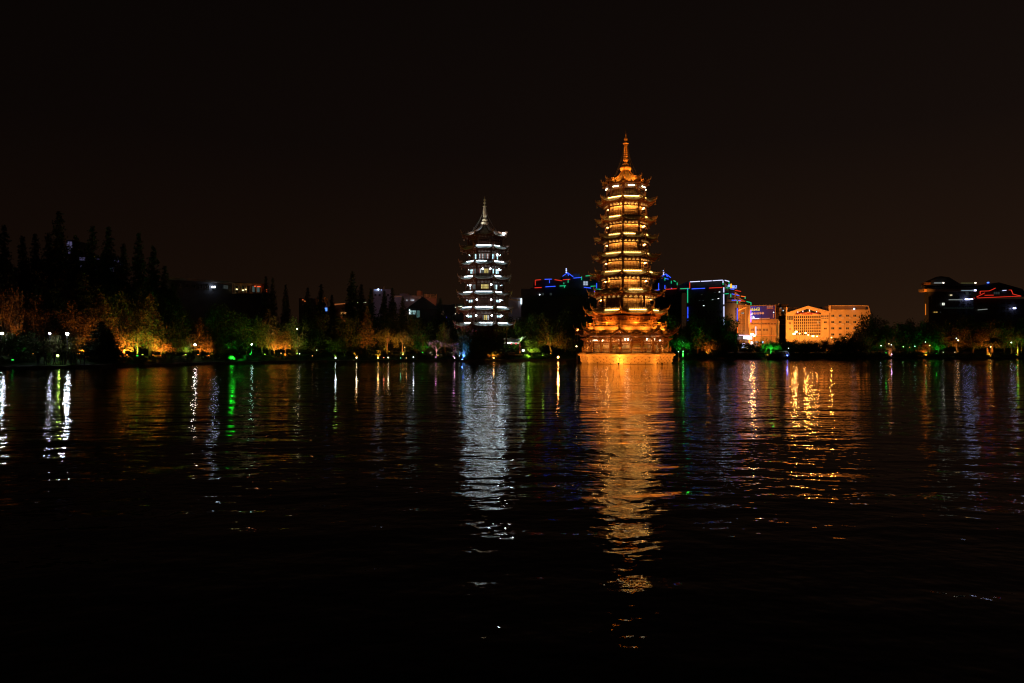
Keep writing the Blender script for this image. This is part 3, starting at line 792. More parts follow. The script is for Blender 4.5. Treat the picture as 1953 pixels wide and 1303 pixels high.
NAMES = dict(thicket='broadleaf_tree', oak='broadleaf_tree', maple='autumn_tree', camphor='park_tree', fir='conifer', cypress='cypress_tree', willow='willow_tree', bare='bare_tree', palm='palm_tree', bush='bush')
CATS = dict(thicket='tree', oak='tree', maple='tree', camphor='tree', fir='tree', cypress='tree', willow='tree', bare='tree', palm='palm tree', bush='bush')
trnd = random.Random(5)
def tree(kind, px, off, top, wpx, label, group=None, zb=None):
    """off = metres behind the shoreline; top = photo row of the tip; wpx = crown width in photo pixels"""
    base = kind.rstrip('0123456789'); D = shoreD(px)+off; z0 = ground(px, D)
    h = Z(top, D)-z0; sc_h = h/BASEH[base]; sc_w = (wpx/F*D/2)/BASER[base]*(1.45 if base == 'fir' else 1)
    rz = trnd.uniform(0, 6.28)
    e_ = empty(NAMES[base], (X(px, D), D, z0), rz, label=label, cat=CATS[base], group=group)
    e_.scale = (sc_w, sc_w, sc_h)
    t_, c_ = TV[kind]; child('trunk', t_, e_); child('crown', c_, e_)
    return e_
TREES = [
 # tall dark conifers on the left skyline
 ('fir0', 8, 42, 432, 44, 'dark conifer spire at the far left edge of the skyline'),
 ('fir1', 43, 46, 452, 40, 'narrow dark conifer left of the tallest spire, second from the left edge'),
 ('fir2', 67, 40, 447, 40, 'dark conifer rising just right of the second one at the left edge'),
 ('fir3', 92, 44, 446, 44, 'dark conifer tucked against the left side of the tallest conifer'),
 ('fir4', 113, 38, 405, 56, 'tallest dark conifer of the left skyline'),
 ('fir0', 144, 42, 452, 50, 'blunt dark conifer right of the tallest one, in front of the bluish windows'),
 ('fir1', 176, 40, 433, 44, 'dark conifer, left one of the twin spires beside the hotel lights'),
 ('fir2', 207, 40, 434, 48, 'dark conifer, right one of the twin spires beside the hotel lights'),
 ('fir3', 235, 38, 466, 38, 'shorter dark conifer between the twin spires and the slender spire'),
 ('fir4', 265, 34, 446, 40, 'slender dark conifer standing apart, above the green and orange lit grove'),
 ('fir0', 292, 36, 472, 44, 'dark conifer immediately right of the slender one'),
 ('fir1', 314, 34, 508, 34, 'short dark conifer at the right end of the left skyline group'),
 ('fir2', 507, 40, 528, 26, 'dark conifer touching the right end of the balcony building'),
 ('fir3', 520, 38, 531, 22, 'dark conifer just right of the one touching the balcony building'),
 ('fir4', 545, 42, 544, 22, 'small dark conifer above the big yellow-orange lit grove'),
 ('fir0', 587, 40, 550, 24, 'small dark conifer left of the roof with the orange edge'),
 ('fir1', 612, 38, 543, 26, 'dark pointed conifer in front of the far tan roof'),
 ('fir2', 633, 36, 563, 22, 'low dark conifer beside the blue light'),
 ('fir3', 672, 30, 519, 34, 'tall dark conifer between the small lettered sign and the lavender building'),
 ('fir4', 689, 34, 543, 26, 'dark conifer leaning on the right side of the tall one by the lettered sign'),
 ('fir0', 707, 30, 552, 26, 'dark conifer covering the left edge of the lavender building'),
 ('fir1', 733, 30, 556, 28, 'dark conifer in front of the middle of the lavender building'),
 ('fir2', 748, 32, 550, 26, 'dark conifer below the antenna mast'),
 ('fir3', 768, 28, 566, 24, 'short dark conifer left of the dark gabled house'),
 ('fir4', 840, 34, 570, 26, 'dark conifer right of the dark gabled house'),
 ('fir0', 20, 30, 505, 60, 'dark bulky conifer low at the far left, behind the red-brown crowns'),
 ('fir1', 155, 26, 520, 60, 'wide dark conifer below the bluish hotel windows'),
 ('fir2', 330, 30, 540, 40, 'dark conifer at the left end of the balcony building'),
 # broad crowns of the left park
 ('camphor0', 4, 26, 488, 90, 'dim brown crown rising behind the red-brown tree at the far left edge'),
 ('maple1', 84, 28, 515, 96, 'dim brown crown between the far-left conifers and the white lamps'),
 ('maple2', 128, 30, 505, 90, 'dim brown crown below the tallest conifer'),
 ('camphor1', 210, 26, 535, 96, 'dark olive crown below the twin conifer spires'),
 ('camphor2', 252, 24, 545, 90, 'dark olive crown below the slender conifer'),
 ('thicket0', 300, 24, 540, 90, 'dark broad crown left of the balcony building, below the last conifers'),
 ('maple0', 14, 16, 520, 96, 'red-brown lit broad tree at the far left edge'),
 ('maple1', 62, 20, 560, 90, 'dim rust-coloured tree right of the far left one'),
 ('oak0', 100, 24, 545, 90, 'dark broad tree above the white park lamps'),
 ('maple2', 150, 18, 565, 90, 'dim orange tree behind the green-lit cherry'),
 ('cypress0', 192, 16, 560, 84, 'orange-brown feathery tree left of the bright grove'),
 ('thicket2', 34, 7, 625, 80, 'dark low tree by the lamp at the left edge'),
 ('camphor0', 101, 9, 636, 44, 'yellow-green lit small tree left of the bright white lamp'),
 ('camphor1', 142, 10, 634, 54, 'small green-lit tree right of the bright white lamp'),
 ('cypress1', 236, 9, 592, 60, 'orange-lit feathery tree at the left of the bright grove'),
 ('willow0', 262, 8, 612, 56, 'weeping tree lit green and yellow in the middle of the bright grove'),
 ('cypress2', 286, 14, 560, 66, 'tall dim feathery tree behind the weeping tree'),
 ('maple0', 306, 8, 634, 56, 'orange-lit small tree at the right end of the bright grove'),
 ('thicket1', 335, 18, 575, 66, 'dark broad tree between the bright grove and the small lit trees'),
 ('camphor2', 354, 8, 640, 36, 'dim yellow-green small tree left of the white globe lamp'),
 ('cypress0', 382, 9, 606, 50, 'rust-lit tree above the white globe lamp'),
 ('maple1', 399, 7, 640, 28, 'small orange tree right of the white globe lamp'),
 ('thicket0', 420, 20, 570, 80, 'dark broad tree behind the green mound'),
 ('bush0', 441, 7, 646, 30, 'green-lit bush hanging over the glowing green mound'),
 ('oak0', 470, 14, 588, 60, 'dim green-lit tree right of the glowing green mound'),
 ('camphor0', 500, 12, 606, 60, 'olive-lit tree at the left of the big lakeside grove'),
 ('cypress1', 514, 18, 590, 60, 'tall olive tree at the back of the big lakeside grove'),
 ('maple2', 524, 7, 626, 44, 'orange-lit tree with a glowing trunk in the big lakeside grove'),
 ('camphor1', 544, 8, 620, 48, 'orange and yellow tree at the right of the big lakeside grove'),
 ('oak1', 566, 14, 600, 60, 'dim olive tree closing the big lakeside grove on the right'),
 ('thicket1', 600, 20, 585, 70, 'dark broad tree right of the big lakeside grove'),
 ('oak3', 640, 10, 640, 50, 'yellow-green lit low tree by the white shore light'),
 ('oak0', 660, 22, 590, 70, 'dark broad tree below the small lettered sign'),
 ('cypress2', 700, 20, 585, 40, 'slender tree catching orange light below the lavender building'),
 ('maple0', 680, 7, 668, 22, 'little orange-lit shrub tree by the second shore light'),
 ('willow1', 738, 14, 620, 60, 'orange-lit arching crown below the dark gabled house, left one'),
 ('willow0', 768, 12, 625, 46, 'golden-lit arching crown, right one of the pair'),
 ('thicket2', 716, 9, 655, 60, 'dark tree above the flame-coloured shrub'),
 ('thicket1', 806, 20, 612, 60, 'dim green broad tree below the cyan window'),
 ('camphor2', 850, 16, 612, 56, 'dark olive tree left of the silver-white pagoda'),
 ('bare0', 832, 5, 640, 52, 'bare tree lit pink and amber at the water edge'),
 ('bare1', 866, 6, 646, 46, 'bare tree lit dim pink left of the blue tree'),
 ('bare0', 884, 4, 645, 34, 'bare tree lit blue at the water edge'),
 ('thicket0', 889, 2.6, 617, 42, 'dark leafy tree covering the foot of the silver-white pagoda on the left'),
 ('thicket2', 910, 1.6, 622, 38, 'dark leafy tree left of the middle of the silver-white pagoda foot'),
 ('thicket1', 950, 1.8, 624, 36, 'dark leafy tree left of the small pavilion, before the pagoda foot'),
 ('thicket1', 930, 1.6, 626, 40, 'dark leafy tree in front of the foot of the silver-white pagoda'),
 ('bush1', 722, 4.6, 664, 24, 'flame-coloured little shrub right of the second shore light'),
 ('maple1', 940, 2.5, 664, 20, 'small flame-orange lit shrub tree left of the pavilion'),
 ('thicket2', 968, 14, 604, 76, 'dark tree behind the small pavilion'),
 ('camphor0', 1014, 5, 641, 40, 'bright yellow-green tree right of the small pavilion'),
 ('thicket1', 1008, 16, 588, 70, 'dark tree right of the silver-white pagoda'),
 ('camphor1', 1052, 10, 590, 84, 'tall dim olive and brown tree between the pavilion and the gold pagoda'),
 ('thicket0', 1092, 12, 572, 76, 'dark tree just left of the gold pagoda'),
 ('maple2', 1076, 8, 625, 60, 'low dim brown tree at the left foot of the gold pagoda'),
 ('oak0', 1140, 14, 575, 90, 'dark tree behind the gold pagoda on its left side'),
 ('oak1', 1270, 14, 590, 80, 'dark tree behind the gold pagoda on its right side'),
 ('willow1', 1303, 3, 634, 34, 'bright green lit tree right of the gold pagoda base'),
 ('oak2', 1330, 12, 600, 66, 'dark tree left of the orange-lit patch below the neon office'),
 ('cypress1', 1352, 8, 632, 40, 'dim orange lit tree below the neon office'),
 ('thicket0', 1384, 9, 628, 50, 'dark tree at the foot of the neon office, left of the lit street corner'),
 ('bare1', 1458, 12, 634, 30, 'bare twigs standing against the bright yellow facade'),
 ('willow0', 1470, 3, 648, 38, 'bright green lit tree above the moored boat'),
 ('thicket1', 1500, 12, 640, 50, 'dark tree right of the bright green one'),
 ('thicket2', 1536, 10, 645, 60, 'dark tree in front of the gabled glass building'),
 ('maple1', 1572, 9, 640, 50, 'tree with orange lamplight in its leaves below the gabled building'),
 ('thicket1', 1604, 10, 636, 60, 'dark tree below the three rows of windows'),
 ('thicket0', 1656, 14, 588, 56, 'tall dark tree hiding the right end of the orange facade'),
 ('thicket1', 1632, 9, 622, 50, 'dark tree at the left foot of the tall dark one'),
 ('oak1', 1690, 12, 606, 66, 'dim green tree right of the tall dark tree'),
 ('camphor2', 1697, 5, 634, 26, 'small tree lit orange and green by a white light'),
 ('thicket1', 1730, 14, 602, 70, 'dark rounded tree, first of the right-hand belt under open sky'),
 ('oak3', 1768, 12, 604, 70, 'dim green tree left of the tower block foot'),
 ('maple2', 1765, 4, 644, 34, 'low orange-lit tree by the water left of the tower block'),
 ('oak0', 1790, 8, 616, 40, 'green-lit tree below the left edge of the tower block'),
 ('maple0', 1826, 9, 612, 60, 'dim orange tree below the tower block'),
 ('oak1', 1856, 14, 598, 70, 'dark tree below the red neon roof, left part'),
 ('maple1', 1884, 9, 608, 64, 'dim rust tree behind the orange-lit palm'),
 ('palm0', 1893, 4, 634, 34, 'palm with fronds lit fiery orange from below'),
 ('oak2', 1915, 14, 602, 60, 'dark tree between the lit palm and the right edge'),
 ('willow1', 1941, 5, 624, 36, 'tree striped green and orange near the right edge'),
 ('oak3', 1960, 16, 598, 70, 'dark tree cut by the right edge of the picture'),
 ('oak0', -30, 14, 560, 90, 'dark tree cut by the left edge of the picture'),
 ('fir2', -20, 40, 450, 50, 'dark conifer half outside the left edge'),
]
for k, px, off, top, wpx, lab in TREES: tree(k, px, off, top, wpx, lab)
# dense broad dark shrub (cone) in front of the bright grove
tree('fir3', 193, 5, 614, 52, 'dark cone-shaped evergreen standing before the orange glow')
tree('fir4', 208, 5.5, 628, 36, 'smaller dark evergreen leaning on the cone-shaped one')
# dark belt far behind shrubs along the bank
blk = random.Random(8)
px = -120
while px < 2080:
    if not (1095 < px < 1300):
        tree('bush%d' % blk.randrange(3), px, 4.2+blk.uniform(-1.2, 2.4), ground_row if False else HY-(ground(px, shoreD(px)+5)+blk.uniform(.7, 1.7)-H)*F/(shoreD(px)+5), blk.uniform(14, 26),
             'low dark shrub in the long row on the bank above the water', 'low shrubs along the bank')
    px += blk.uniform(15, 27)
px = -200
while px < 2150:
    D_ = shoreD(px); top = {0: 600}.get(0)+blk.uniform(-12, 14)
    if px < 330: top = 528+blk.uniform(-22, 26)
    elif 1400 < px < 1640: top = 652+blk.uniform(-4, 4)
    tree('thicket%d' % blk.randrange(3), px, 30+blk.uniform(-5, 12) if not 1380 < px < 1650 else 22, top, blk.uniform(56, 90),
         'dark tree of the unlit belt behind the park', 'unlit trees at the back of the park')
    px += blk.uniform(34, 56)

# ------------------------------------------------------------------ garden spotlights
fx_me = MB(); fx_me.lathe([(.10, -.1), (.11, .12), (.17, .17), (.17, .24)], 8); fx_mesh = fx_me.mesh('garden_spotlight', metal_dark)
lens_b = MB(); lens_b.lathe([(.15, .20), (.15, .29), (.05, .31)], 8)
LENS = {}
UPK = 5.0
def uplight(px, off, col, watts, what, lean=(0, 0), dz=6, ang=150, glow=2.5, z=None, cname='orange'):
    D = shoreD(px)+off; z0 = ground(px, D) if z is None else z
    o = bpy.data.objects.new('garden_spotlight', fx_mesh); link(o); o.location = (X(px, D), D, z0+.12)
    tag(o, what, 'spotlight', 'garden spotlights')
    key = (tuple(col), glow)
    if key not in LENS: LENS[key] = lens_b.mesh('lens', emit('lens_%s_%d' % (cname, len(LENS)), col, glow))
    child('lens', LENS[key], o)
    spot(o, (0, 0, .36), (lean[0], lean[1], dz), col, watts*UPK, ang, .6, .1)
    return o
UL = [
 (24, 4.2, GREEN, 22, 'weak green spotlight low on the lawn at the far left', (3, 2)),
 (14, 12, ORANGE, 240, 'orange spotlight under the red-brown tree at the far left', (0, 2)),
 (62, 15, ORANGE, 130, 'orange spotlight under the rust-coloured tree', (0, 2)),
 (150, 14, ORANGE, 150, 'orange spotlight right of the two small green trees', (0, 2)),
 (157, 9, ORANGE, 120, 'weak orange spotlight by the lit stumps left of the cone evergreen', (-1, 1)),
 (190, 13, ORANGE, 240, 'orange spotlight hidden behind the cone-shaped evergreen', (0, 1)),
 (222, 7.6, ORANGE, 620, 'orange spotlight left of the paired orange trunks', (.6, 2)),
 (242, 8, ORANGE, 760, 'orange spotlight on the low wall of the bright grove', (0, 2)),
 (262, 6.5, GREEN, 330, 'green spotlight at the foot of the weeping tree', (0, 2)),
 (272, 9, LIME, 260, 'lime spotlight behind the weeping tree', (0, 4)),
 (292, 7, ORANGE, 620, 'orange spotlight between the two lit trunks right of the weeping tree', (.5, 2)),
 (308, 6.4, ORANGE, 420, 'orange spotlight at the right end of the bright grove', (0, 2)),
 (354, 7, LIME, 110, 'dim lime spotlight left of the white globe lamp', (0, 1)),
 (378, 7.4, ORANGE, 420, 'orange spotlight under the rust-lit tree by the globe lamp', (0, 1.5)),
 (398, 6, ORANGE, 160, 'orange spotlight at the foot of the small orange tree', (0, 1)),
 (443, 3.1, GREEN, 300, 'bright green spotlight on the glowing mound', (-.2, 9)),
 (477, 8, GREEN, 100, 'green spotlight right of the glowing mound', (0, 5)),
 (505, 7, LIME, 150, 'lime spotlight at the left of the big lakeside grove', (0, 4)),
 (523, 5.6, ORANGE, 420, 'orange spotlight at the glowing trunk of the big lakeside grove', (0, 1.6)),
 (536, 12, AMBER, 700, 'amber spotlight at the back of the big lakeside grove', (0, 2)),
 (543, 5.8, ORANGE, 620, 'orange spotlight at the right of the big lakeside grove', (0, 2)),
 (566, 8, LIME, 160, 'weak lime spotlight closing the big lakeside grove', (0, 4)),
 (640, 4.5, LIME, 150, 'lime spotlight by the first white shore light', (0, 3)),
 (680, 3.6, ORANGE, 150, 'orange spotlight under the little shrub by the second shore light', (.3, 1.5)),
 (721, 3.0, ORANGE, 520, 'orange spotlight under the flame-coloured shrub', (0, 1.5)),
 (748, 8, ORANGE, 900, 'orange spotlight under the two arching crowns', (0, 4)),
 (768, 6, AMBER, 500, 'amber spotlight under the golden arching crown', (0, 3)),
 (700, 15, ORANGE, 500, 'orange spotlight below the slender tree', (0, 2)),
 (806, 14, GREEN, 120, 'green spotlight below the cyan window', (0, 3)),
 (831, 3.2, PINK, 260, 'bright pink spotlight at the bare tree', (0, 1.5)),
 (836, 5, YEL, 130, 'yellow spotlight behind the pink one', (.2, .8)),
 (865, 4, PINK, 60, 'dim pink spotlight left of the blue one', (.4, 1.5)),
 (883, 2.7, BLUE, 900, 'blue spotlight under the blue-lit bare tree', (0, 1.5)),
 (940, 1.1, ORANGE, 420, 'orange spotlight under the flame-lit shrub by the pavilion', (0, 1)),
 (1008, 3.0, LIME, 700, 'lime spotlight under the bright yellow-green tree', (.3, 3)),
 (1050, 7, ORANGE, 300, 'dim orange spotlight left of the gold pagoda', (0, 2)),
 (1035, 5, LIME, 120, 'dim lime spotlight left of the gold pagoda', (0, 3)),
 (1303, 2.6, GREEN, 700, 'green spotlight right of the gold pagoda base', (0, 1.5)),
 (1350, 6, ORANGE, 420, 'dim orange spotlight below the neon office', (0, 2)),
 (1468, 2.0, GREEN, 900, 'green spotlight above the moored boat', (0, 2)),
 (1690, 8, GREEN, 60, 'dim green spotlight right of the tall dark tree', (0, 3)),
 (1698, 3.6, ORANGE, 200, 'orange spotlight by the white light, right of the tall dark tree', (0, 1.5)),
 (1700, 2.6, PINK, 50, 'pink spotlight low at the water, right of the tall dark tree', (-.6, 1)),
 (1766, 3.2, ORANGE, 300, 'orange spotlight left of the tower block foot', (-.3, 1.5)),
 (1786, 6, GREEN, 200, 'green spotlight below the left edge of the tower block', (0, 3)),
 (1766, 9, GREEN, 70, 'dim green spotlight behind the low orange tree', (0, 3)),
 (1826, 6, ORANGE, 300, 'orange spotlight below the tower block', (0, 3)),
 (1886, 7, ORANGE, 320, 'orange spotlight behind the lit palm', (.5, 3)),
 (1889, 2.2, ORANGE, 500, 'orange spotlight at the palm', (.5, .8)),
 (1941, 3.8, ORANGE, 260, 'orange spotlight near the right edge', (-.5, 2)),
 (1938, 4.6, GREEN, 220, 'green spotlight near the right edge', (0, 2)),
]
for px, off, col, wt, lab, (lx, ly) in UL:
    cn = lab.split()[0]
    uplight(px, off, col, wt*(2.2 if px < 200 else 1), lab, (lx, ly), cname=cn, ang=75 if px < 200 else 150)
# lit mounds and low walls that catch the light
def mound(px, off, w_, h_, label, m_=gm_grass):
    D = shoreD(px)+off; mb = MB(); rr = random.Random(px); base = len(mb.v); n = 14
    for j in range(5):
        ph = (pi/2)*j/4
        for i in range(n):
            a = 2*pi*i/n; k = 1+rr.uniform(-.1, .1)
            mb.v.append((cos(a)*cos(ph)*w_/2*k, sin(a)*cos(ph)*w_/2*k, sin(ph)*h_))
    for j in range(4):
        for i in range(n): mb.f.append((base+j*n+i, base+j*n+(i+1) % n, base+(j+1)*n+(i+1) % n, base+(j+1)*n+i)); mb.mi.append(0)
    o = mb.obj('boulder' if m_ is stone else 'mound', m_, None, True, label=label, cat='rock' if m_ is stone else 'mound'); o.location = (X(px, D), D, ground(px, D)-.1); return o
mound(441, 4.6, 2.0, .9, 'low grassy mound glowing green under its spotlight')
mound(262, 5.6, 1.0, .3, 'small grassy hump glowing green below the weeping tree')
for px, off, w_, h_, lab in ((543, 6.7, 1.1, .7, 'rounded boulder lit orange at the right of the lakeside grove'), (523, 6.3, 1.2, .25, 'flat stone lit orange below the glowing trunk'), (240, 8.8, 1.6, .35, 'flat stone lit orange left of the green hump'),
    (300, 7.7, 2.4, .5, 'long stone lit orange right of the green hump'), (396, 6.7, 1.0, .5, 'stone lit orange below the small orange tree'), (162, 9.8, 1.8, .5, 'rock lit orange by the stumps left of the cone evergreen'), (225, 8.4, 1.4, .6, 'rock lit orange at the left end of the bright grove'), (352, 7.8, .9, .5, 'rock lit orange left of the globe lamp')):
    mound(px, off, w_, h_, lab, stone)
# ------------------------------------------------------------------ park lamps, lanterns and small shore lights
def post_lamp(px, py, off, r_, col, L, watts, label, cat='street lamp', name='street_lamp', both=1):
    D = shoreD(px)+off; z = Z(py, D); z0 = ground(px, D)
    e_ = empty(name, (X(px, D), D, z0), label=label, cat=cat)
    h = z-z0; m = MB()
    if h > .5:
        m.lathe([(.11, 0), (.11, .2), (.05, .3), (.04, h-.25), (.10, h-.2), (.10, h-.14)], 8); m.obj('pole', metal_dark, e_)
        m = MB(); m.lathe([(r_*1.15, h+r_*.75), (r_*.6, h+r_*1.25), (.02, h+r_*1.35)], 10); m.obj('cap', metal_dark, e_)
    m = MB(); m.ball((0, 0, h), r_, 12); m.obj('globe', emit('globe_%s_%d' % (name, int(px)), col, L), e_, True)
    if watts: spot(e_, (0, -r_-.08, h), None, col, watts, rad=r_*.5, point=True)
    return e_
CW = (.85, .93, 1.0)
post_lamp(4, 636, 9, .17, CW, 75, 80, 'bright white park lamp at the far left edge')
post_lamp(95, 636, 9, .13, (.8, .8, 1.0), 32, 25, 'smaller white park lamp left of the brightest one')
post_lamp(128, 637, 8, .18, CW, 85, 150, 'brightest white park lamp on a post in front of the small green trees')
post_lamp(372, 657.5, 6, .17, (1, .93, .8), 45, 20, 'white globe lamp on a short post among the small lit trees')
post_lamp(567, 627.5, 9, .10, (1, .8, .5), 22, 0, 'thin warm lamp high at the right of the lakeside grove')
post_lamp(480, 657, 8, .12, (.6, 1, .8), 30, 0, 'pale green-white lamp right of the green mound')
post_lamp(1102, 629.5, -30, .22, (1, .48, .14), 60, 160, 'orange lamp on a tall post at the left of the gold pagoda roof') if False else None
def lake_lamp(px, py, D, r_, col, L, watts, label):
    z = Z(py, D); e_ = empty('street_lamp', (X(px, D), D, -.3), label=label, cat='street lamp')
    h = z+.3; m = MB(); m.lathe([(.13, 0), (.13, .5), (.06, .6), (.05, h-r_)], 8); m.obj('pole', metal_dark, e_)
    m = MB(); m.ball((0, 0, h), r_, 12); m.obj('globe', emit('lake_globe_%d' % int(px), col, L), e_, True)
    if watts: spot(e_, (0, -r_-.1, h), None, col, watts, rad=.1, point=True)
lake_lamp(1101.5, 629.5, 134, .20, (1, .36, .08), 40, 60, 'orange lamp on a post beside the left tip of the lowest golden roof')
lake_lamp(1064.5, 681.5, 150, .20, (1, .36, .08), 34, 40, 'low orange lamp at the water left of the gold pagoda')
SM = [ # small lights: px, py, off, radius, colour, strength, label
 (640, 683, 2.2, .14, CW, 45, 'small white shore light below the yellow-green tree'),
 (571.5, 675, 2.5, .08, CW, 28, 'tiny white bollard light right of the lakeside grove'),
 (571.5, 692.2, .4, .08, CW, 22, 'tiny white light at the waterline right of the lakeside grove'),
 (604, 668, 8, .09, (1, 1, .9), 12, 'faint white light in the dark between the groves'),
 (596, 679, 4, .09, (1, .35, .1), 12, 'faint orange light in the dark between the groves'),
 (680, 682.5, 2.2, .14, (1, .8, .45), 55, 'small warm shore light beside the little orange shrub'),
 (721, 682.6, 2.2, .16, (1, .55, .16), 30, 'small amber shore light under the flame-coloured shrub'),
 (732, 682.2, 2.6, .09, (1, .3, .15), 18, 'tiny reddish light right of the flame-coloured shrub'),
 (740.5, 682.3, 2.4, .12, (1, .85, .5), 30, 'small cream light right of the flame-coloured shrub'),
 (768, 655, 14, .12, (1, .6, .1), 16, 'amber hanging light under the golden crown'),
 (772, 662.5, 10, .09, (1, .6, .2), 14, 'tiny amber light under the golden crown'),
 (775, 683, 2.6, .09, (1, .55, .2), 14, 'tiny amber light, left one before the lit railing'),
 (788.5, 681.5, 2.3, .13, CW, 22, 'white shore light before the railing'),
 (764, 683, 2.4, .08, (.2, 1, .5), 12, 'tiny green light left of the railing'),
 (831.5, 688, 1.2, .20, (.95, .62, 1.0), 28, 'bright pink-white floodlight head at the waterline'),
 (867, 683, 2.2, .14, (1, .5, .65), 14, 'pink light left of the blue tree'),
 (881.5, 686, 1.6, .15, (.15, .3, 1.0), 34, 'blue floodlight head under the blue tree'),
 (876, 679, 2.4, .07, (1, 1, .5), 18, 'tiny yellow light left of the blue tree'),
 (941.5, 683, 1.8, .16, (1, .62, .18), 32, 'amber light under the flame-lit shrub by the pavilion'),
 (955.5, 669, 4.0, .20, (1, .95, .8), 7, 'round cream lantern in front of the pavilion'),
 (1099.5, 661, -40, .14, (1, .66, .3), 30, 'amber light among twigs left of the gold pagoda hall'),
 (1303, 653, 4, .13, (.7, 1, .85), 60, 'mint-white light inside the bright green tree'),
 (1303, 670.5, 2.4, .10, (.4, 1, .6), 22, 'small green light low under the bright green tree'),
 (1294, 671, -50, .07, (.6, 1, .85), 22, 'tiny mint light at the right corner of the golden deck'),
 (1504, 664.5, 3, .12, (1, .95, .8), 9, 'dim cream light right of the boat'),
 (1680.5, 659.5, 4, .13, CW, 24, 'white light left of the small orange and green tree'),
 (1700, 658, 4, .12, (.85, .95, 1), 18, 'white light beside the orange spotlight'),
 (1695.5, 656, 4.5, .12, (1, .62, .25), 30, 'warm light in the small orange and green tree'),
 (1700.5, 676, 1.5, .15, (.8, .5, 1), 20, 'violet-white light low at the water'),
 (1723, 661.5, 3, .11, (.4, 1, .25), 24, 'green light right of the violet one'),
 (1735, 662.5, 3, .09, (1, .25, .12), 14, 'small red light between the green and mint ones'),
 (1745, 660.5, 3, .10, (.4, 1, .7), 26, 'mint light left of the low orange tree'),
 (1765, 652.5, 5, .13, (.85, .92, 1), 18, 'white light in the low orange tree'),
 (1773, 659, 3, .16, (1, .55, .15), 26, 'orange light in the low orange tree'),
 (1824, 645.5, 7, .12, (.6, .75, 1), 40, 'blue-white light left of the warm globe'),
 (1827.5, 649.5, 6, .19, (1, .68, .28), 46, 'warm globe light below the tower block'),
 (1799, 672, 2, .08, (1, .95, .8), 12, 'tiny cream light low on the bank, left one'),
 (1821, 672, 2, .08, (1, .7, .35), 14, 'tiny amber light low on the bank, right one'),
 (1889.5, 661.5, 3.6, .18, (1, .7, .25), 34, 'amber light at the foot of the lit palm'),
 (1928.5, 653.5, 5, .17, (.65, .8, 1), 46, 'blue-white light right of the palm'),
 (1948, 643.5, 5, .12, (.65, .9, 1), 30, 'pale light near the right edge'),
 (133, 664, 6, .05, (1, 1, .5), 6, 'tiny lamp at the foot of the brightest lamp post'),
 (200, 660.5, 10, .10, (1, .85, .2), 14, 'tiny yellow light left of the bright grove'),
 (110, 678.5, 4.2, .20, (.75, 1, .25), 16, 'lime ground light on the lawn behind the standing people'),
 (153, 602, 40, .10, (.6, .85, 1), 22, 'pale blue light high among the dark left trees'),
 (158, 589.5, 44, .09, (.6, .9, .9), 8, 'dim pale light above the blue one in the left trees'),
 (413, 243, 0, 0, CW, 0, ''),
]
for px, py, off, r_, col, L, lab in SM:
    if not L: continue
    r_ *= .85; D = shoreD(px)+off; z0 = ground(px, D) if off > -5 else -.3
    z = Z(py, D); e_ = empty('bollard_light' if z-z0 < 1.2 else 'path_light', (X(px, D), D, min(z0, z-.15)), label=lab, cat='light')
    h = z-min(z0, z-.15); m = MB(); m.lathe([(.07, -.1), (.06, h-r_*.8), (r_*.8, h-r_*.7), (r_*.8, h-r_*.5)], 8); m.obj('stand', metal_dark, e_)
    m = MB(); m.ball((0, 0, h), r_, 10); m.obj('lamp_head', emit('sm_%d_%d' % (px, py), col, L*.27), e_, True)
D = shoreD(110)+4.2; spot(bpy.data.objects['ground'], (X(112, D), D, ground(110, D)+.9), None, LIME, 60, rad=.1, point=True)
# ------------------------------------------------------------------ buildings behind the park
brn = random.Random(77)
def building(label, corners, top, wallm, cat='building', name='building', roofm=None, base=0.5, parapet=.5):
    """corners: [(px, D), ...] left to right along the visible fronts; top: photo row of the roof edge at the first corner"""
    pts = [Vector((X(px, D), D, 0)) for px, D in corners]
    zt = Z(top, corners[0][1]); e_ = empty(name, (pts[0].x, pts[0].y, 0), label=label, cat=cat)
    o = pts[0].copy()
    back = [p*((p.y+20)/p.y) for p in (pts[-1], pts[0])]
    ring = [p-o for p in pts+back]
    m = MB(); n = len(ring)
    m.v += [(p.x, p.y, base) for p in ring]+[(p.x, p.y, zt) for p in ring]
    for i in range(n): m.f.append((i, (i+1) % n, n+(i+1) % n, n+i)); m.mi.append(0)
    m.f.append(tuple(range(n, 2*n))); m.mi.append(0)
    m.obj('wall', wallm, e_)
    if parapet:
        m = MB()
        for i in range(n-1):
            a, b = ring[i], ring[(i+1)]; m.bar((a.x, a.y, zt+parapet/2), (b.x, b.y, zt+parapet/2), .3, parapet)
        m.obj('parapet', wallm, e_)
    e_['zt'] = zt
    return e_
def local(e_, px, py, D): return P(px, py, D)-e_.location
def face_frame(e_, c0, c1):     # returns function mapping (px, py) on the facade plane through two corners -> local point, plus outward normal
    a = Vector((X(*c0), c0[1], 0)); b = Vector((X(*c1), c1[1], 0)); d = (b-a).normalized(); n = Vector((d.y, -d.x, 0))
    if n.y > 0: n = -n
    def f(px, py, out=0):
        k = (px-CX)/F       # ray x = k*y ; intersect with a + t d
        t_ = (k*a.y-a.x)/(d.x-k*d.y); p = a+d*t_
        z = H+(HY-py)/F*p.y
        return Vector((p.x, p.y, z))+n*out-e_.location
    return f, n, d
def neon(e_, f, segs, off=.25, w_=.22):
    for x0, y0, x1, y1, c in segs:
        m = MB(); m.bar(f(x0, y0, off), f(x1, y1, off), w_, w_); m.obj('neon_tube', NEON[c], e_)
